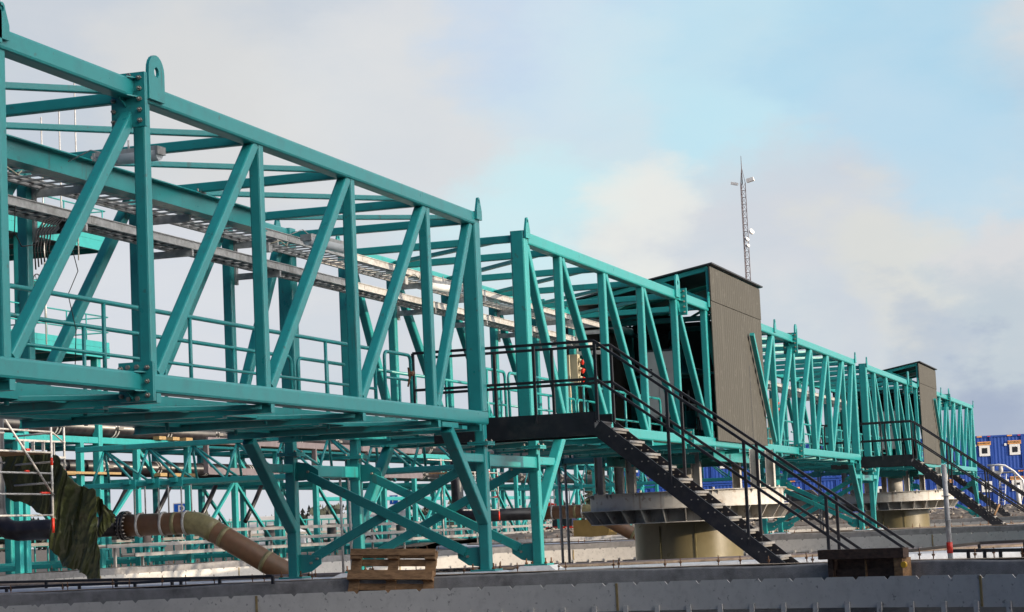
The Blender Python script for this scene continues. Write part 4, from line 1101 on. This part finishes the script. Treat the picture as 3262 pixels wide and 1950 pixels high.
# access tower with platforms at the left
t = thing('access_tower', 'bright teal access tower with two railed platforms at the far left', 'tower', (50, 27, -2.9))
for x in (44.0, 49.2, 54.2):
    for y in (26.0, 29.5): MB().beam((x, y, -2.9), (x, y, 8.6 if x < 54 else 5.2), .28, .28, up=(1, 0, 0)).build('column', TEAL, t)
for z, x1 in ((8.88, 54.6), (5.15, 54.6)):
    MB().bar((43, 25.7, z - .12), (x1, 25.7, z - .12), .1, .34).build('edge_beam', TEAL, t); MB().bar((43, 29.8, z - .12), (x1, 29.8, z - .12), .1, .34).build('edge_beam', TEAL, t)
    MB().bar((43, 25.68, z + .16), (x1, 25.68, z + .16), .04, .2).build('toe_board', TEAL, t)
    MB().bar((x1, 25.7, z - .12), (x1, 29.8, z - .12), .1, .34).build('edge_beam', TEAL, t)
    MB().box(43, x1 - .05, 25.76, 29.74, z + .0, z + .04).build('deck', DARKM, t)
    mb = MB()
    for k in range(5): mb.bar((44 + 2.4 * k, 25.75, z - .14), (44 + 2.4 * k + .01, 29.75, z - .14), .12, .2)
    build_each(mb, 'joist', TEAL, t)
    mb = MB()
    for y in (25.7, 29.8):
        for q in (1.15, .62): mb.tube([(43, y, z + q), (x1, y, z + q)], .025, 8)
        x = 43.6
        while x < x1 + .1: mb.tube([(x, y, z), (x, y, z + 1.15)], .025, 8); x += 1.35
    for q in (1.15, .62): mb.tube([(x1, 25.7, z + q), (x1, 29.8, z + q)], .025, 8)
    mb.build('handrail', TEAL, t)
t = thing('hand_wheel_valve', 'spoked hand wheel on a valve at the left edge, below the high platform', 'valve', (48.4, 25.4, 6.4))
mb = MB()
for k in range(16):
    a, b = 2 * math.pi * k / 16, 2 * math.pi * (k + 1) / 16
    mb.tube([(49.1 + .26 * math.cos(a), 25.3, 7.0 + .26 * math.sin(a)), (49.1 + .26 * math.cos(b), 25.3, 7.0 + .26 * math.sin(b))], .02, 6)
for k in range(6): mb.tube([(49.1, 25.3, 7.0), (49.1 + .26 * math.cos(k * 1.047), 25.3, 7.0 + .26 * math.sin(k * 1.047))], .012, 5)
mb.build('wheel', BLACK, t); MB().tube([(49.1, 25.3, 7.0), (49.1, 25.9, 7.0), (49.1, 25.9, 6.3)], .1, 10).build('valve_body', TEAL, t)
# bare scaffold tubes standing left
for i, (x, y, z0, z1) in enumerate(((49.6, 25.3, 5.0, 12.5), (51.9, 25.3, 8.0, 14.2), (50.8, 25.3, 8.0, 13.3))):
    t = thing('scaffold_tube', ['galvanised scaffold tube rising beside the lower platform', 'white and red scaffold tube rising above the top platform', 'slim scaffold tube left of the white and red one'][i], 'tube', (x, y, z0), 'upright scaffold tubes by the tower')
    MB().tube([(x, y, z0), (x, y, z1)], .026, 8).build('tube', GALV, t)
    MB().tube([(x, y, z0 + .8), (x, y, z0 + 1.5)], .04, 8).build('coloured_band', REDP if i else GALV, t)

# ------------------------------------------------------------------ scaffold with tarpaulin, left
t = thing('scaffold', 'galvanised modular scaffold with red couplings at the left edge', 'scaffold', (31.5, 16.5, -2.5))
def stub(a, b, r=.03): return MB().tube([a, b], r, 8)
for x, y, z0, z1 in ((33.55, 16.2, -1.2, 1.35), (36.7, 17.6, .3, 1.5), (30.6, 16.2, -2.5, 1.35), (30.6, 17.6, -2.6, 1.35)):
    stub((x, y, z0), (x, y, z1)).build('standard', GALV, t)
for z in (1.22, .72, .22, -.28, -.78): stub((29.0, 16.2, z + .02), (33.55, 16.2, z), .024).build('ledger', GALV, t)
for z in (1.28, .55): stub((29.0, 17.6, z), (33.75, 17.6, z), .024).build('ledger', GALV, t)
for z in (1.2, .5, 0.0): stub((33.6, 16.2, z), (34.2, 17.6, z), .024).build('transom', GALV, t)
stub((33.6, 16.2, 1.22), (36.7, 17.6, 1.1), .02).build('transom', GALV, t)
mb = MB(); mb.tube([(31.35, 16.15, 1.45), (33.5, 16.15, -.30)], .026, 8); mb.build('brace', GALV, t)
for z0, z1 in ((-1.2, -.85), (.42, .6)): stub((33.55, 16.2, z0), (33.55, 16.2, z1), .034).build('red_coupling', REDP, t)
for z in (-.25,): stub((33.0, 16.2, z), (33.5, 16.2, z), .03).build('red_coupling', REDP, t)
for x, z in ((32.3, 1.28), (32.3, .26), (32.35, .77)): stub((x, 16.2, z), (x + .16, 16.2, z), .03).build('red_coupling', REDP, t)
stub((36.7, 17.6, .3), (36.7, 17.6, .42), .034).build('red_coupling', REDP, t)
MB().box(29.0, 33.7, 16.25, 17.55, .70, .75).build('deck', WOOD, t)
mb = MB()
for z in (1.12, .72): mb.bar((34.3, 17.58, z), (36.7, 17.58, z), .05, .05)
for x in (34.6, 35.1, 35.6, 36.1): mb.bar((x, 17.58, .72), (x, 17.58, 1.12), .08, .03)
mb.build('lattice_beam', GALV, t)
copy_tree(t, (31.5 + D + .6, 17.6, -2.6), 'second galvanised scaffold, seen between the legs of the pair of frames')
# tarpaulin hung over the scaffold deck: a cloth sheet with folds, real thickness
def cloth(name, label, cols, x0, th=.012, nf=46, folds=7, amp=.10, seed=1, parent=None):
    """cols: list of (y_top, z_top, y_bot, z_bot) from left to right"""
    rnd = random.Random(seed); nv = 90; nu = nf * 2
    phs = [rnd.random() * 6.28 for _ in range(6)]
    mb = MB(); pts = []
    for i in range(nu + 1):
        u = i / nu * (len(cols) - 1); k = min(int(u), len(cols) - 2); f = u - k
        f = f * f * (3 - 2 * f) if False else f
        a = [cols[k][q] * (1 - f) + cols[k + 1][q] * f for q in range(4)]
        row = []
        for j in range(nv + 1):
            v = j / nv
            y = a[0] * (1 - v) + a[2] * v; z = a[1] * (1 - v) + a[3] * v
            uu_ = i / nu
            wz = noise.noise(Vector((y * .9 + seed, z * .5, 3.0)))
            dirc = y * 3.2 + z * 1.1 + 1.3 * wz
            d = amp * 2.0 * noise.noise(Vector((dirc, z * .35, seed * 1.7))) + amp * 1.2 * abs(noise.noise(Vector((dirc * 2.1, z * .8, seed + 9.0)))) + amp * .22 * noise.noise(Vector((y * 6 + z * 2, z * 5, seed + 4.0))) + amp * .10 * noise.noise(Vector((y * 14, z * 13, seed + 2.0)))
            row.append(Vector((x0 + d + .15 * v, y + .03 * math.sin(v * 9 + phs[4]), z + .02 * math.sin(uu_ * 30 + phs[5]))))
        pts.append(row)
    n = (nu + 1) * (nv + 1)
    for lay in (0, th):
        for row in pts:
            for p in row: mb.v.append(p + Vector((lay, 0, 0)))
    w_ = nv + 1
    for i in range(nu):
        for j in range(nv):
            a = i * w_ + j
            mb.f.append((a, a + 1, a + w_ + 1, a + w_)); mb.f.append((n + a, n + a + w_, n + a + w_ + 1, n + a + 1)); mb.sm += [True, True]
    for i in range(nu):
        for j in (0, nv):
            a = i * w_ + j; mb.f.append((a, a + w_, n + a + w_, n + a)); mb.sm.append(False)
    for j in range(nv):
        for i in (0, nu):
            a = i * w_ + j; mb.f.append((a, a + 1, n + a + 1, n + a)); mb.sm.append(False)
    return mb.build(name, TARP, parent)
t = thing('tarpaulin', 'dark green crinkled tarpaulin draped over the scaffold, hanging down past the pipe', 'tarpaulin', (34, 16.5, -2.5))
cloth('hanging_sheet', None, [(17.95, .80, 17.9, -.30), (17.3, .80, 17.35, -.46), (16.9, .79, 16.95, -.74), (16.45, .70, 16.5, -.80)], 34.15, folds=3, amp=.07, seed=3, parent=t)
cloth('trailing_sheet', None, [(16.45, .70, 16.62, -1.55), (16.25, .52, 16.35, -2.0), (16.05, .28, 16.12, -2.08), (15.9, -.02, 15.95, -2.12), (15.7, -.12, 15.75, -2.2), (15.45, -.17, 15.55, -2.40), (15.30, -.22, 15.30, -2.56)], 34.0, folds=4, amp=.11, seed=5, parent=t)
cloth('rear_fold', None, [(15.5, -.30, 15.4, -1.35), (15.3, -.42, 15.25, -1.2), (15.02, -.75, 15.0, -.95)], 34.25, nf=16, folds=2, amp=.06, seed=9, parent=t)

# ------------------------------------------------------------------ gravel bank, site offices, far things
mb = MB(); nx, ny_ = 46, 150; rnd = random.Random(4)
xs = [84 + (175 - 84) * i / nx for i in range(nx + 1)]; ys = [-60 + 150 * j / ny_ for j in range(ny_ + 1)]
def bank_h(x, y):
    # outside the third tank's circle, a low heap of crushed stone
    r = math.hypot(x - 2 * D, y - CY)
    t_ = max(0, min(1, (r - 19.2) / 3.0)); t2 = max(0, min(1, (max(x - 97, 0) + max(0, abs(y) - 25) * .3) / 8)); fade = max(0, min(1, (32 - y) / 8))
    n = .10 * math.sin(x * .9 + y * .7) + .08 * math.sin(x * 2.1 - y * 1.3) + .07 * math.sin(y * 3.1 + x) + rnd.uniform(-.09, .09)
    return -3.0 + (.88 + n) * t_ * fade + .18 * t2 * fade
for x in xs:
    for y in ys: mb.v.append(Vector((x, y, bank_h(x, y))))
for i in range(nx):
    for j in range(ny_):
        a = i * (ny_ + 1) + j; mb.f.append((a, a + 1, a + ny_ + 2, a + ny_ + 1)); mb.sm.append(False)
g = mb.build('gravel_bank', GROUND); g['kind'] = 'structure'
# stones on the bank
def rockm(seed):
    rr = random.Random(seed); bm = bmesh.new(); bmesh.ops.create_icosphere(bm, subdivisions=1, radius=1)
    for v in bm.verts: v.co *= rr.uniform(.7, 1.2); v.co.z *= .7
    return bm
bmA = bmesh.new(); rnd2 = random.Random(12); tmpl = [rockm(k) for k in range(4)]
V_, F_ = [], []
for k in range(2600):
    x = rnd2.uniform(94, 118); y = rnd2.uniform(-12, 30)
    r = math.hypot(x - 2 * D, y - CY)
    if r < 20: continue
    s_ = rnd2.uniform(.04, .13) * (1.5 if rnd2.random() < .08 else 1); tm = tmpl[k % 4]; a = rnd2.random() * 6.28; b = len(V_)
    zz = bank_h(x, y)
    for v in tm.verts: V_.append((x + s_ * (v.co.x * math.cos(a) - v.co.y * math.sin(a)), y + s_ * (v.co.x * math.sin(a) + v.co.y * math.cos(a)), zz + s_ * v.co.z))
    for f in tm.faces: F_.append(tuple(b + v.index for v in f.verts))
me = bpy.data.meshes.new('crushed_stone'); me.from_pydata(V_, [], F_); me.materials.append(mat('crushed_stone', (0.27, .235, .2), .9, vary=.5, scale=1.8))
o = bpy.data.objects.new('crushed_stone', me); col.objects.link(o); tag(o, 'crushed stones scattered over the gravel bank', 'gravel'); o['kind'] = 'stuff'

def text_obj(name, body, size, M_, mt, parent, ext=.004):
    cu = bpy.data.curves.new(name, 'FONT'); cu.body = body; cu.size = size; cu.align_x = 'CENTER'; cu.align_y = 'CENTER'; cu.extrude = ext
    o = bpy.data.objects.new(name, cu)
    col.objects.link(o)
    dg = bpy.context.evaluated_depsgraph_get(); me = bpy.data.meshes.new_from_object(o.evaluated_get(dg)); bpy.data.objects.remove(o)
    me.transform(M_)
    q = parent; off = Vector((0, 0, 0))
    while q is not None: off += Vector(q.location); q = q.parent
    me.transform(Matrix.Translation(-off)); me.materials.clear(); me.materials.append(mt)
    o = bpy.data.objects.new(name, me); col.objects.link(o); o.parent = parent
    return o
# container frame: local u along +Y', facing the camera
CF = Vector((163.0, 6.56, 0)); ca = R(104.3)
CU = Vector((math.cos(ca), math.sin(ca), 0)); CN = Vector((-math.sin(ca), math.cos(ca), 0))   # CN points away / towards
if CN.x > 0: CN = -CN
UNIT = 2.46; HC = 2.84
def container(k, lvl, label, win, sign, door=False):
    base = CF + CU * (k * UNIT) + Vector((0, 0, -1.86 + lvl * HC))
    t = thing('site_office', label, 'site office', base, 'stacked blue site offices')
    dep = 6.0
    mb = MB(); b = len(mb.v)
    n = 8
    # corrugated front
    for i in range(n * 4 + 1):
        u = -UNIT / 2 + .1 + (UNIT - .2) * i / (n * 4); d = .014 if (i % 4) in (1, 2) else 0
        mb.v.append(base + CU * u + CN * (-.02 + d) + Vector((0, 0, .14))); mb.v.append(base + CU * u + CN * (-.02 + d) + Vector((0, 0, HC - .16)))
    for i in range(n * 4): mb.f.append((2 * i, 2 * i + 2, 2 * i + 3, 2 * i + 1)); mb.sm.append(False)
    mb.quadbox(base - CN * (dep / 2 + .05) + Vector((0, 0, HC / 2)), CU * (UNIT / 2 - .02), CN * (dep / 2), Vector((0, 0, HC / 2 - .02)))
    mb.build('body', BLUE, t)
    mb = MB()
    for u in (-UNIT / 2 + .06, UNIT / 2 - .06): mb.quadbox(base + CU * u + CN * .0 + Vector((0, 0, HC / 2)), CU * .055, CN * .06, Vector((0, 0, HC / 2 - .03)))
    for z in (.08, HC - .09): mb.quadbox(base + Vector((0, 0, z)) + CN * .002, CU * (UNIT / 2 - .12), CN * .055, Vector((0, 0, .065)))
    mb.build('corner_frame', BLUE, t)
    def plate(name, u, z, du, dz, mt, d=.05, par=t, th=.02): return MB().quadbox(base + CU * u + CN * d + Vector((0, 0, z)), CU * du, CN * th, Vector((0, 0, dz))).build(name, mt, par)
    if win:
        u = win; z = 1.62
        fr = plate('window', u, z, .42, .42, WHITE, .03, th=.05)
        plate('pane', u, z, .22, .22, GLASS, .082, fr, .004)
    if door:
        plate('door', -.4, 1.15, .42, 1.0, WHITE, .03, th=.03)
    if sign:
        u = (win or 0); z = 2.2
        # CU points to the left of the picture
        sg = plate('sign_board', u, z, .52, .14, ORANGE, .07, th=.015)
        Mx = Matrix((-CU, Vector((0, 0, 1)), CN)).transposed().to_4x4(); Mx.translation = base + CU * u + CN * .09 + Vector((0, 0, z))
        text_obj('lettering', 'RAMIRENT', .21, Mx, DARKM, sg)
        plate('small_label', u + .35 * (1 if lvl else -1), HC - .09, .2, .05, ORANGE, .075, th=.006)
        plate('small_label', u - .4, HC - .09, .12, .03, REDP, .075, th=.006)
        plate('round_vent', u + .72, 2.05, .09, .09, WHITE, .05, th=.02)
names = {0: 'second', 1: 'third'}
for k in range(-2, 12):
    for lvl in (0, 1):
        if k <= 1:
            lab = {(-2, 0): 'lower blue site office just outside the right edge of the stack', (-2, 1): 'upper blue site office at the very right end of the stack', (-1, 0): 'lower blue site office with white window behind the silver duct', (-1, 1): 'upper blue site office at the right with an orange sign over its window', (0, 0): 'lower blue site office behind the aluminium ladder', (0, 1): 'upper blue site office with orange sign nearest the end of the farthest bridge', (1, 0): 'lower blue site office behind the end frame of the farthest bridge', (1, 1): 'upper blue site office seen between the last struts of the farthest bridge'}[(k, lvl)]
        else:
            lab = ('upper' if lvl else 'lower') + ' blue site office, number %d from the left of its row' % (12 - k)
        container(k, lvl, lab, (-.6 if k in (-1,) else (-.68 if k == 0 else (.2 if (k + lvl) % 3 == 0 else None))), (lvl == 1 and k in (0, -1)) or (k, lvl) in ((-1, 0), (1, 0), (6, 0), (4, 1)), door=(k, lvl) in ((6, 0), (9, 0)))
# silver duct and ladder in front of the offices
t = thing('silver_duct', 'bent silver ventilation duct in front of the blue offices', 'duct', (140, 2, -1.9))
c0_ = lambda y, z: (140, y, z)
MB().tube([c0_(3.7, 1.05), c0_(2.9, 1.05), c0_(2.5, .98), c0_(1.9, .55), c0_(1.35, -.1), c0_(1.3, -.6), c0_(1.6, -1.5)], .07, 12).build('hose', WHITE, t)
MB().tube([c0_(3.35, .95), c0_(3.35, .6), c0_(3.2, .5), c0_(2.9, .5), c0_(2.78, .6), c0_(2.78, .95)], .15, 12).build('duct_bend', GALV, t)
MB().tube([c0_(2.8, .5), c0_(2.0, .52), c0_(1.9, .4), c0_(1.85, -.6)], .06, 10).build('duct_arm', GALV, t)
MB().tube([c0_(1.75, -.4), c0_(1.7, -1.95)], .16, 12).build('duct_riser', WHITE, t)
t = thing('ladder', 'aluminium ladder leaning against the lower blue offices', 'ladder', (150, 3.9, -1.9))
mb = MB()
for dy in (0, .45): mb.bar((150, 3.55 + dy, -1.9), (152.5, 3.45 + dy, .55), .05, .08)
for k in range(9): mb.bar((150 + 2.5 * k / 9, 3.55, -1.75 + .27 * k), (150 + 2.5 * k / 9, 4.0, -1.75 + .27 * k), .03, .03)
mb.build('rails_and_rungs', WHITE, t)
# timber stakes and red posts
for i, (x, y, z0, z1, dy, mt, nm, lb) in enumerate(((60.5, -3.4, -2.2, -1.55, -.35, WOOD, 'timber_stake', 'pale timber stake leaning beside the farthest stair'), (120, 8.6, -2.2, -1.5, .35, REDP, 'marker_post', 'slanted red marker post on the gravel in the X of the far frame'), (118, 3.0, -2.2, -1.75, 0, REDP, 'marker_post', 'small red marker by the right of the far drum'), (130, 2.6, -2.1, -1.2, .25, REDP, 'marker_post', 'leaning red marker near the aluminium ladder'))):
    o = MB().tube([(x, y, z0), (x, y + dy, z1)], .1 if mt is REDP else .035, 8).build(nm, mt); tag(o, lb, 'post'); recentre(o)
# conifers
def conifer(x, y, h_, seed, label, dense=1.0):
    rr = random.Random(seed); t = thing('spruce_tree', label, 'tree', (x, y, -2.3), 'spruces on the horizon')
    MB().tube([(x, y, -2.3), (x + rr.uniform(-.1, .1), y, -2.3 + h_ * .5), (x, y, -2.3 + h_ * .98)], [h_ * .016, h_ * .010, .03], 7).build('trunk', BARK, t)
    V_, F_ = [], []
    n = int(30 * dense)
    for k in range(n):
        f = .12 + .88 * k / n; z = -2.3 + h_ * f; rad = h_ * .20 * (1 - f) ** .8 * rr.uniform(.6, 1.15) + .15
        nb = rr.randint(6, 9)
        for b_ in range(nb):
            a = rr.random() * 6.283; L = rad * rr.uniform(.55, 1.1); dx, dy = math.cos(a), math.sin(a)
            for s_ in range(9):
                q = (s_ + .6) / 9 * L; sz = rr.uniform(.18, .38) * (1.15 - .5 * s_ / 9); px = x + dx * q + rr.uniform(-.12, .12); py = y + dy * q + rr.uniform(-.12, .12); pz = z - q * .32 + rr.uniform(-.12, .1)
                bb = len(V_); a2 = rr.random() * 6.283
                V_.append((px, py, pz + sz * .35)); V_.append((px + sz * math.cos(a2), py + sz * math.sin(a2), pz - sz * .25)); V_.append((px + sz * math.cos(a2 + 2.1), py + sz * math.sin(a2 + 2.1), pz - sz * .3)); V_.append((px + sz * .8 * math.cos(a2 + 4.2), py + sz * .8 * math.sin(a2 + 4.2), pz - sz * .55))
                F_ += [(bb, bb + 1, bb + 2), (bb, bb + 2, bb + 3), (bb, bb + 3, bb + 1)]
    me = bpy.data.meshes.new('crown'); me.from_pydata([(v[0] - x, v[1] - y, v[2] + 2.3) for v in V_], [], F_); me.materials.append(NEEDLE)
    o = bpy.data.objects.new('crown', me); col.objects.link(o); o.parent = t
for i, (x, y, h_) in enumerate(((236, 58.6, 9.6), (240, 55.6, 8.4), (233, 52.6, 9.4), (245, 51.6, 10.4), (238, 49.2, 10.0), (230, 46.6, 10.6), (250, 61, 5.5), (244, 47.4, 9.2))):
    conifer(x, y, h_, 20 + i, 'spruce number %d from the left, between drum and truss struts' % (sorted([58.6, 55.6, 52.6, 51.6, 49.2, 46.6, 61, 47.4], reverse=True).index(y) + 1), dense=.9 if i % 3 else .6)
# distant treeline far to the left
V_, F_ = [], []; rr = random.Random(77)
for k in range(9000):
    y = rr.uniform(120, 420); x = 620 + rr.uniform(-12, 12); hh = 5.0 + 2.6 * math.sin(y * .13) + 1.8 * math.sin(y * .41) + 1.2 * math.sin(y * 1.3)
    z = -2.5 + rr.random() ** .7 * max(2.0, hh); s_ = rr.uniform(.6, 1.4); b = len(V_); a = rr.random() * 6.28
    V_ += [(x, y, z + s_), (x + s_ * math.cos(a), y + s_ * math.sin(a), z - s_ * .5), (x - s_ * math.cos(a), y - s_ * math.sin(a), z - s_ * .6)]; F_.append((b, b + 1, b + 2))
me = bpy.data.meshes.new('far_wood'); me.from_pydata(V_, [], F_); me.materials.append(FARWD)
o = bpy.data.objects.new('far_wood', me); col.objects.link(o); tag(o, 'low dark strip of forest on the far horizon at the left', 'forest'); o['kind'] = 'stuff'

# mast
t = thing('lattice_mast', 'tall thin lattice radio mast rising behind the large grey shelter', 'mast', (250, 40.95, -2.5))
mx_, my_ = 250, 40.95
def legp(k, z):
    rr_ = .36; a = R(30 + 120 * k); return Vector((mx_ + rr_ * math.cos(a), my_ + rr_ * math.sin(a), z))
for k in range(3): MB().tube([legp(k, -2.5), legp(k, 39.2)], .05, 6).build('leg', MAUVE, t)
mb = MB(); z = 0
while z < 39:
    for k in range(3):
        mb.tube([legp(k, z), legp((k + 1) % 3, z)], .028, 4, caps=False); mb.tube([legp(k, z), legp((k + 1) % 3, z + .85)], .024, 4, caps=False)
    z += .85
mb.build('lattice', MAUVE, t)
mb = MB()
for k in range(3): mb.tube([legp(k, 39.2), (mx_, my_, 41.2)], .03, 5)
mb.tube([(mx_, my_, 39), (mx_, my_, 41.4), (mx_, my_, 42.6)], [.06, .05, .03], 6); mb.build('spike', MAUVE, t)
def dish(y, z, r, dx=0, nm='dish'): return MB().tube([(mx_ - .3 + dx, y, z), (mx_ - .45 + dx, y - .2, z), (mx_ - .5 + dx, y - .28, z + .05)], [r * .6, r, r * .9], 16).build(nm, WHITE, t)
dish(my_ - .7, 33.0, .38); dish(my_ - .15, 31.3, .25); dish(my_ - .1, 32.1, .28)
mb = MB(); mb.quadbox((mx_, my_ - 1.0, 39.5), Vector((.3, 0, 0)), Vector((0, .45, -.1)), Vector((0, .05, .22))); mb.quadbox((mx_, my_ + 1.0, 39.2), Vector((.3, 0, 0)), Vector((0, .4, .1)), Vector((0, -.05, .14))); build_each(mb, 'floodlight', WHITE, t)

# vehicles
def wheel(t, x, y, z, r, ax):
    w_ = MB().tube([Vector((x, y, z)) - Vector(ax) * .12, Vector((x, y, z)) + Vector(ax) * .12], r, 20).build('wheel', TYRE, t)
    MB().tube([Vector((x, y, z)) - Vector(ax) * .13, Vector((x, y, z)) + Vector(ax) * .13], r * .6, 16).build('rim', GALV, w_)
def vehicle(cx, cy, ang, prof, wid, mt, label, cat, name, wheels, wins, gz=-2.1, r=.34):
    """prof = side outline (u,z); u along the length"""
    t = thing(name, label, cat, (cx, cy, gz)); a = R(ang); u_ = Vector((math.cos(a), math.sin(a), 0)); v_ = Vector((-math.sin(a), math.cos(a), 0)); o_ = Vector((cx, cy, gz))
    mb = MB(); mb.prism(prof, lambda u, v, tt: o_ + u_ * u + v_ * (tt - wid / 2) + Vector((0, 0, v)), wid)
    b = mb.build('body', mt, t)
    md = b.modifiers.new('bevel', 'BEVEL'); md.width = .06; md.segments = 3
    for w_ in wins:
        mb = MB(); mb.prism(w_, lambda u, v, tt: o_ + u_ * u + v_ * (tt - wid / 2 - .008) + Vector((0, 0, v)), wid + .016); mb.build('side_window', GLASS, t)
    for u in wheels:
        for s_ in (-1, 1):
            c = o_ + u_ * u + v_ * s_ * (wid / 2 - .1); wheel(t, c.x, c.y, gz + r, r, tuple(v_))
    for s_ in (-1, 1):
        c = o_ + u_ * (prof[0][0] + .02) + v_ * s_ * (wid / 2 - .25) + Vector((0, 0, .65)); MB().quadbox(c, u_ * .04, v_ * .14, Vector((0, 0, .08))).build('headlight', WHITE, t)
    return t
pick = [(-2.5, .35), (2.5, .35), (2.5, .95), (.5, 1.0), (.45, 1.65), (-.8, 1.68), (-1.4, 1.1), (-2.45, .95)]
t = vehicle(104, 10.6, 100, pick, 1.8, CARG, 'dark pickup with orange beacon on the gravel behind the far X braces', 'pickup', 'pickup', (-1.6, 1.5), [[(-.75, 1.1), (.35, 1.1), (.35, 1.55), (-.7, 1.55)]], gz=-2.05)
MB().tube([(104, 10.6, -.38), (104, 10.6, -.2)], .12, 10).build('beacon', mat('beacon_orange', (.9, .22, .02), .4), t)
van = [(-2.7, .35), (2.7, .35), (2.7, 2.3), (-1.2, 2.35), (-2.0, 1.35), (-2.65, 1.1)]
for i, (x, y, a_, mt, lb) in enumerate(((128, 52.2, 100, WHITE, 'white van beyond the rack, framed by the left leg of the nearest frame'), (150, 55.5, 95, WHITE, 'white van parked farther back left of the teal leg'), (131, 44.0, 98, WHITE, 'white van low behind the rack columns, centre'), (140, 37.0, 96, WHITE, 'white van beyond the rack right of the crossed braces'))):
    vehicle(x, y, a_, van, 1.9, mt, lb, 'van', 'van', (-1.8, 1.7), [[(-1.75, 1.45), (-1.2, 1.45), (-1.2, 2.1), (-1.35, 2.1)]], gz=-2.5 if i != 1 else -2.4)
# red telehandler boom
t = thing('telehandler', 'red telehandler with raised boom, above the farther brown pipe', 'telehandler', (112, 26.5, -2.6))
MB().bar((112, 28.0, -.2), (112, 25.4, -.85), .3, .28).build('boom', REDP, t)
MB().box(111, 113, 23.4, 27.0, -2.3, -1.75).build('body', REDP, t); MB().box(111.2, 112.3, 25.4, 26.6, -1.75, -1.1).build('cab', GLASS, t)
for y in (24.0, 26.6): wheel(t, 111, y, -2.2, .45, (1, 0, 0)); wheel(t, 113, y, -2.2, .45, (1, 0, 0))
# signs with P
def psign(x, y, zc, s_, label, zg=-2.8):
    t = thing('parking_sign', label, 'sign', (x, y, zg), 'blue parking signs')
    MB().tube([(x + .05, y, zg), (x + .05, y, zc + s_ * .4)], .04, 8).build('post', GALV, t)
    b = MB().box(x - .02, x + .02, y - s_ / 2, y + s_ / 2, zc - s_ / 2, zc + s_ / 2).build('board', WHITE, t)
    f = MB().box(x - .026, x - .021, y - s_ * .44, y + s_ * .44, zc - s_ * .44, zc + s_ * .44).build('face', mat('sign_blue', (.01, .12, .55), .4) if 'sign_blue' not in MATS else MATS['sign_blue'], b)
    Mx = Matrix((Vector((0, -1, 0)), Vector((0, 0, 1)), Vector((-1, 0, 0)))).transposed().to_4x4(); Mx.translation = Vector((x - .03, y, zc))
    text_obj('letter', 'P', s_ * .95, Mx, WHITE, f)
psign(138, 63.9, .62, 1.3, 'blue parking sign with white P above the nearer brown pipe, left')
psign(138, 46.6, .7, .7, 'small blue parking sign between the legs of the nearest frame')
psign(150, 30.0, .05, .7, 'small blue parking sign just above the drum ring')
# person far off in hi-vis
t = thing('person', 'distant person in a hi-vis yellow jacket standing just above the drum ring', 'person', (120, 24.1, -2.0))
def skinned(name, pts_, edges, rad, mt, par):
    me = bpy.data.meshes.new(name); me.from_pydata([tuple(Vector(p) - Vector(par.location)) for p in pts_], edges, [])
    o = bpy.data.objects.new(name, me); col.objects.link(o); o.parent = par
    sk = o.modifiers.new('skin', 'SKIN')
    for i, r_ in enumerate(rad): me.skin_vertices[0].data[i].radius = (r_, r_ * .8)
    me.skin_vertices[0].data[0].use_root = True
    ss = o.modifiers.new('sub', 'SUBSURF'); ss.levels = 2; ss.render_levels = 2; me.materials.append(mt); return o
px_, py_, pz_ = 120, 24.1, -1.95
b = lambda y, z, x=0: (px_ + x, py_ + y, pz_ + z)
skinned('body', [b(0, .92), b(0, 1.15), b(0, 1.4), b(0, 1.5), b(0, 1.56), b(0, 1.68), b(-.1, .9), b(-.12, .48), b(-.13, .05), b(.1, .9), b(.12, .48), b(.13, .05), b(-.2, 1.42), b(-.27, 1.15), b(-.25, .9), b(.2, 1.42), b(.27, 1.15), b(.25, .9)],
    [(0, 1), (1, 2), (2, 3), (3, 4), (4, 5), (0, 6), (6, 7), (7, 8), (0, 9), (9, 10), (10, 11), (2, 12), (12, 13), (13, 14), (2, 15), (15, 16), (16, 17)], [.15, .15, .16, .07, .085, .09, .1, .07, .055, .1, .07, .055, .07, .055, .045, .07, .055, .045], SKIN, t)
skinned('hi_vis_jacket', [b(0, .88), b(0, 1.15), b(0, 1.42), b(-.2, 1.43), b(-.28, 1.15), b(-.26, .95), b(.2, 1.43), b(.28, 1.15), b(.26, .95)], [(0, 1), (1, 2), (2, 3), (3, 4), (4, 5), (2, 6), (6, 7), (7, 8)], [.18, .18, .18, .09, .07, .06, .09, .07, .06], HIVIS, t)
MB().tube([b(0, 1.68), b(0, 1.76), b(0, 1.82)], [.13, .12, .05], 12).build('helmet', WHITE, t)

# ------------------------------------------------------------------ unseen hall, added only to throw shade on the near end
t = thing('added_shade_hall', 'unseen grey hall added to shade the near bridge, to the right of the camera', 'shade blocker', (-10, -52, -2.9))
mb = MB(); mb.box(-60, 14.5, -62, -42, -2.9, 12.2); mb.build('wall', BRICK, t)
MB().box(-60.4, 14.9, -62.4, -41.6, 12.2, 12.5).build('roof', DARKM, t)
for k in range(9):
    w_ = MB().box(-50 + k * 7, -47.5 + k * 7, -42.0, -41.9, 2, 4.5).build('window', GLASS, t); MB().box(-50.1 + k * 7, -47.4 + k * 7, -41.95, -41.85, 1.85, 1.98).build('sill', WHITE, w_)
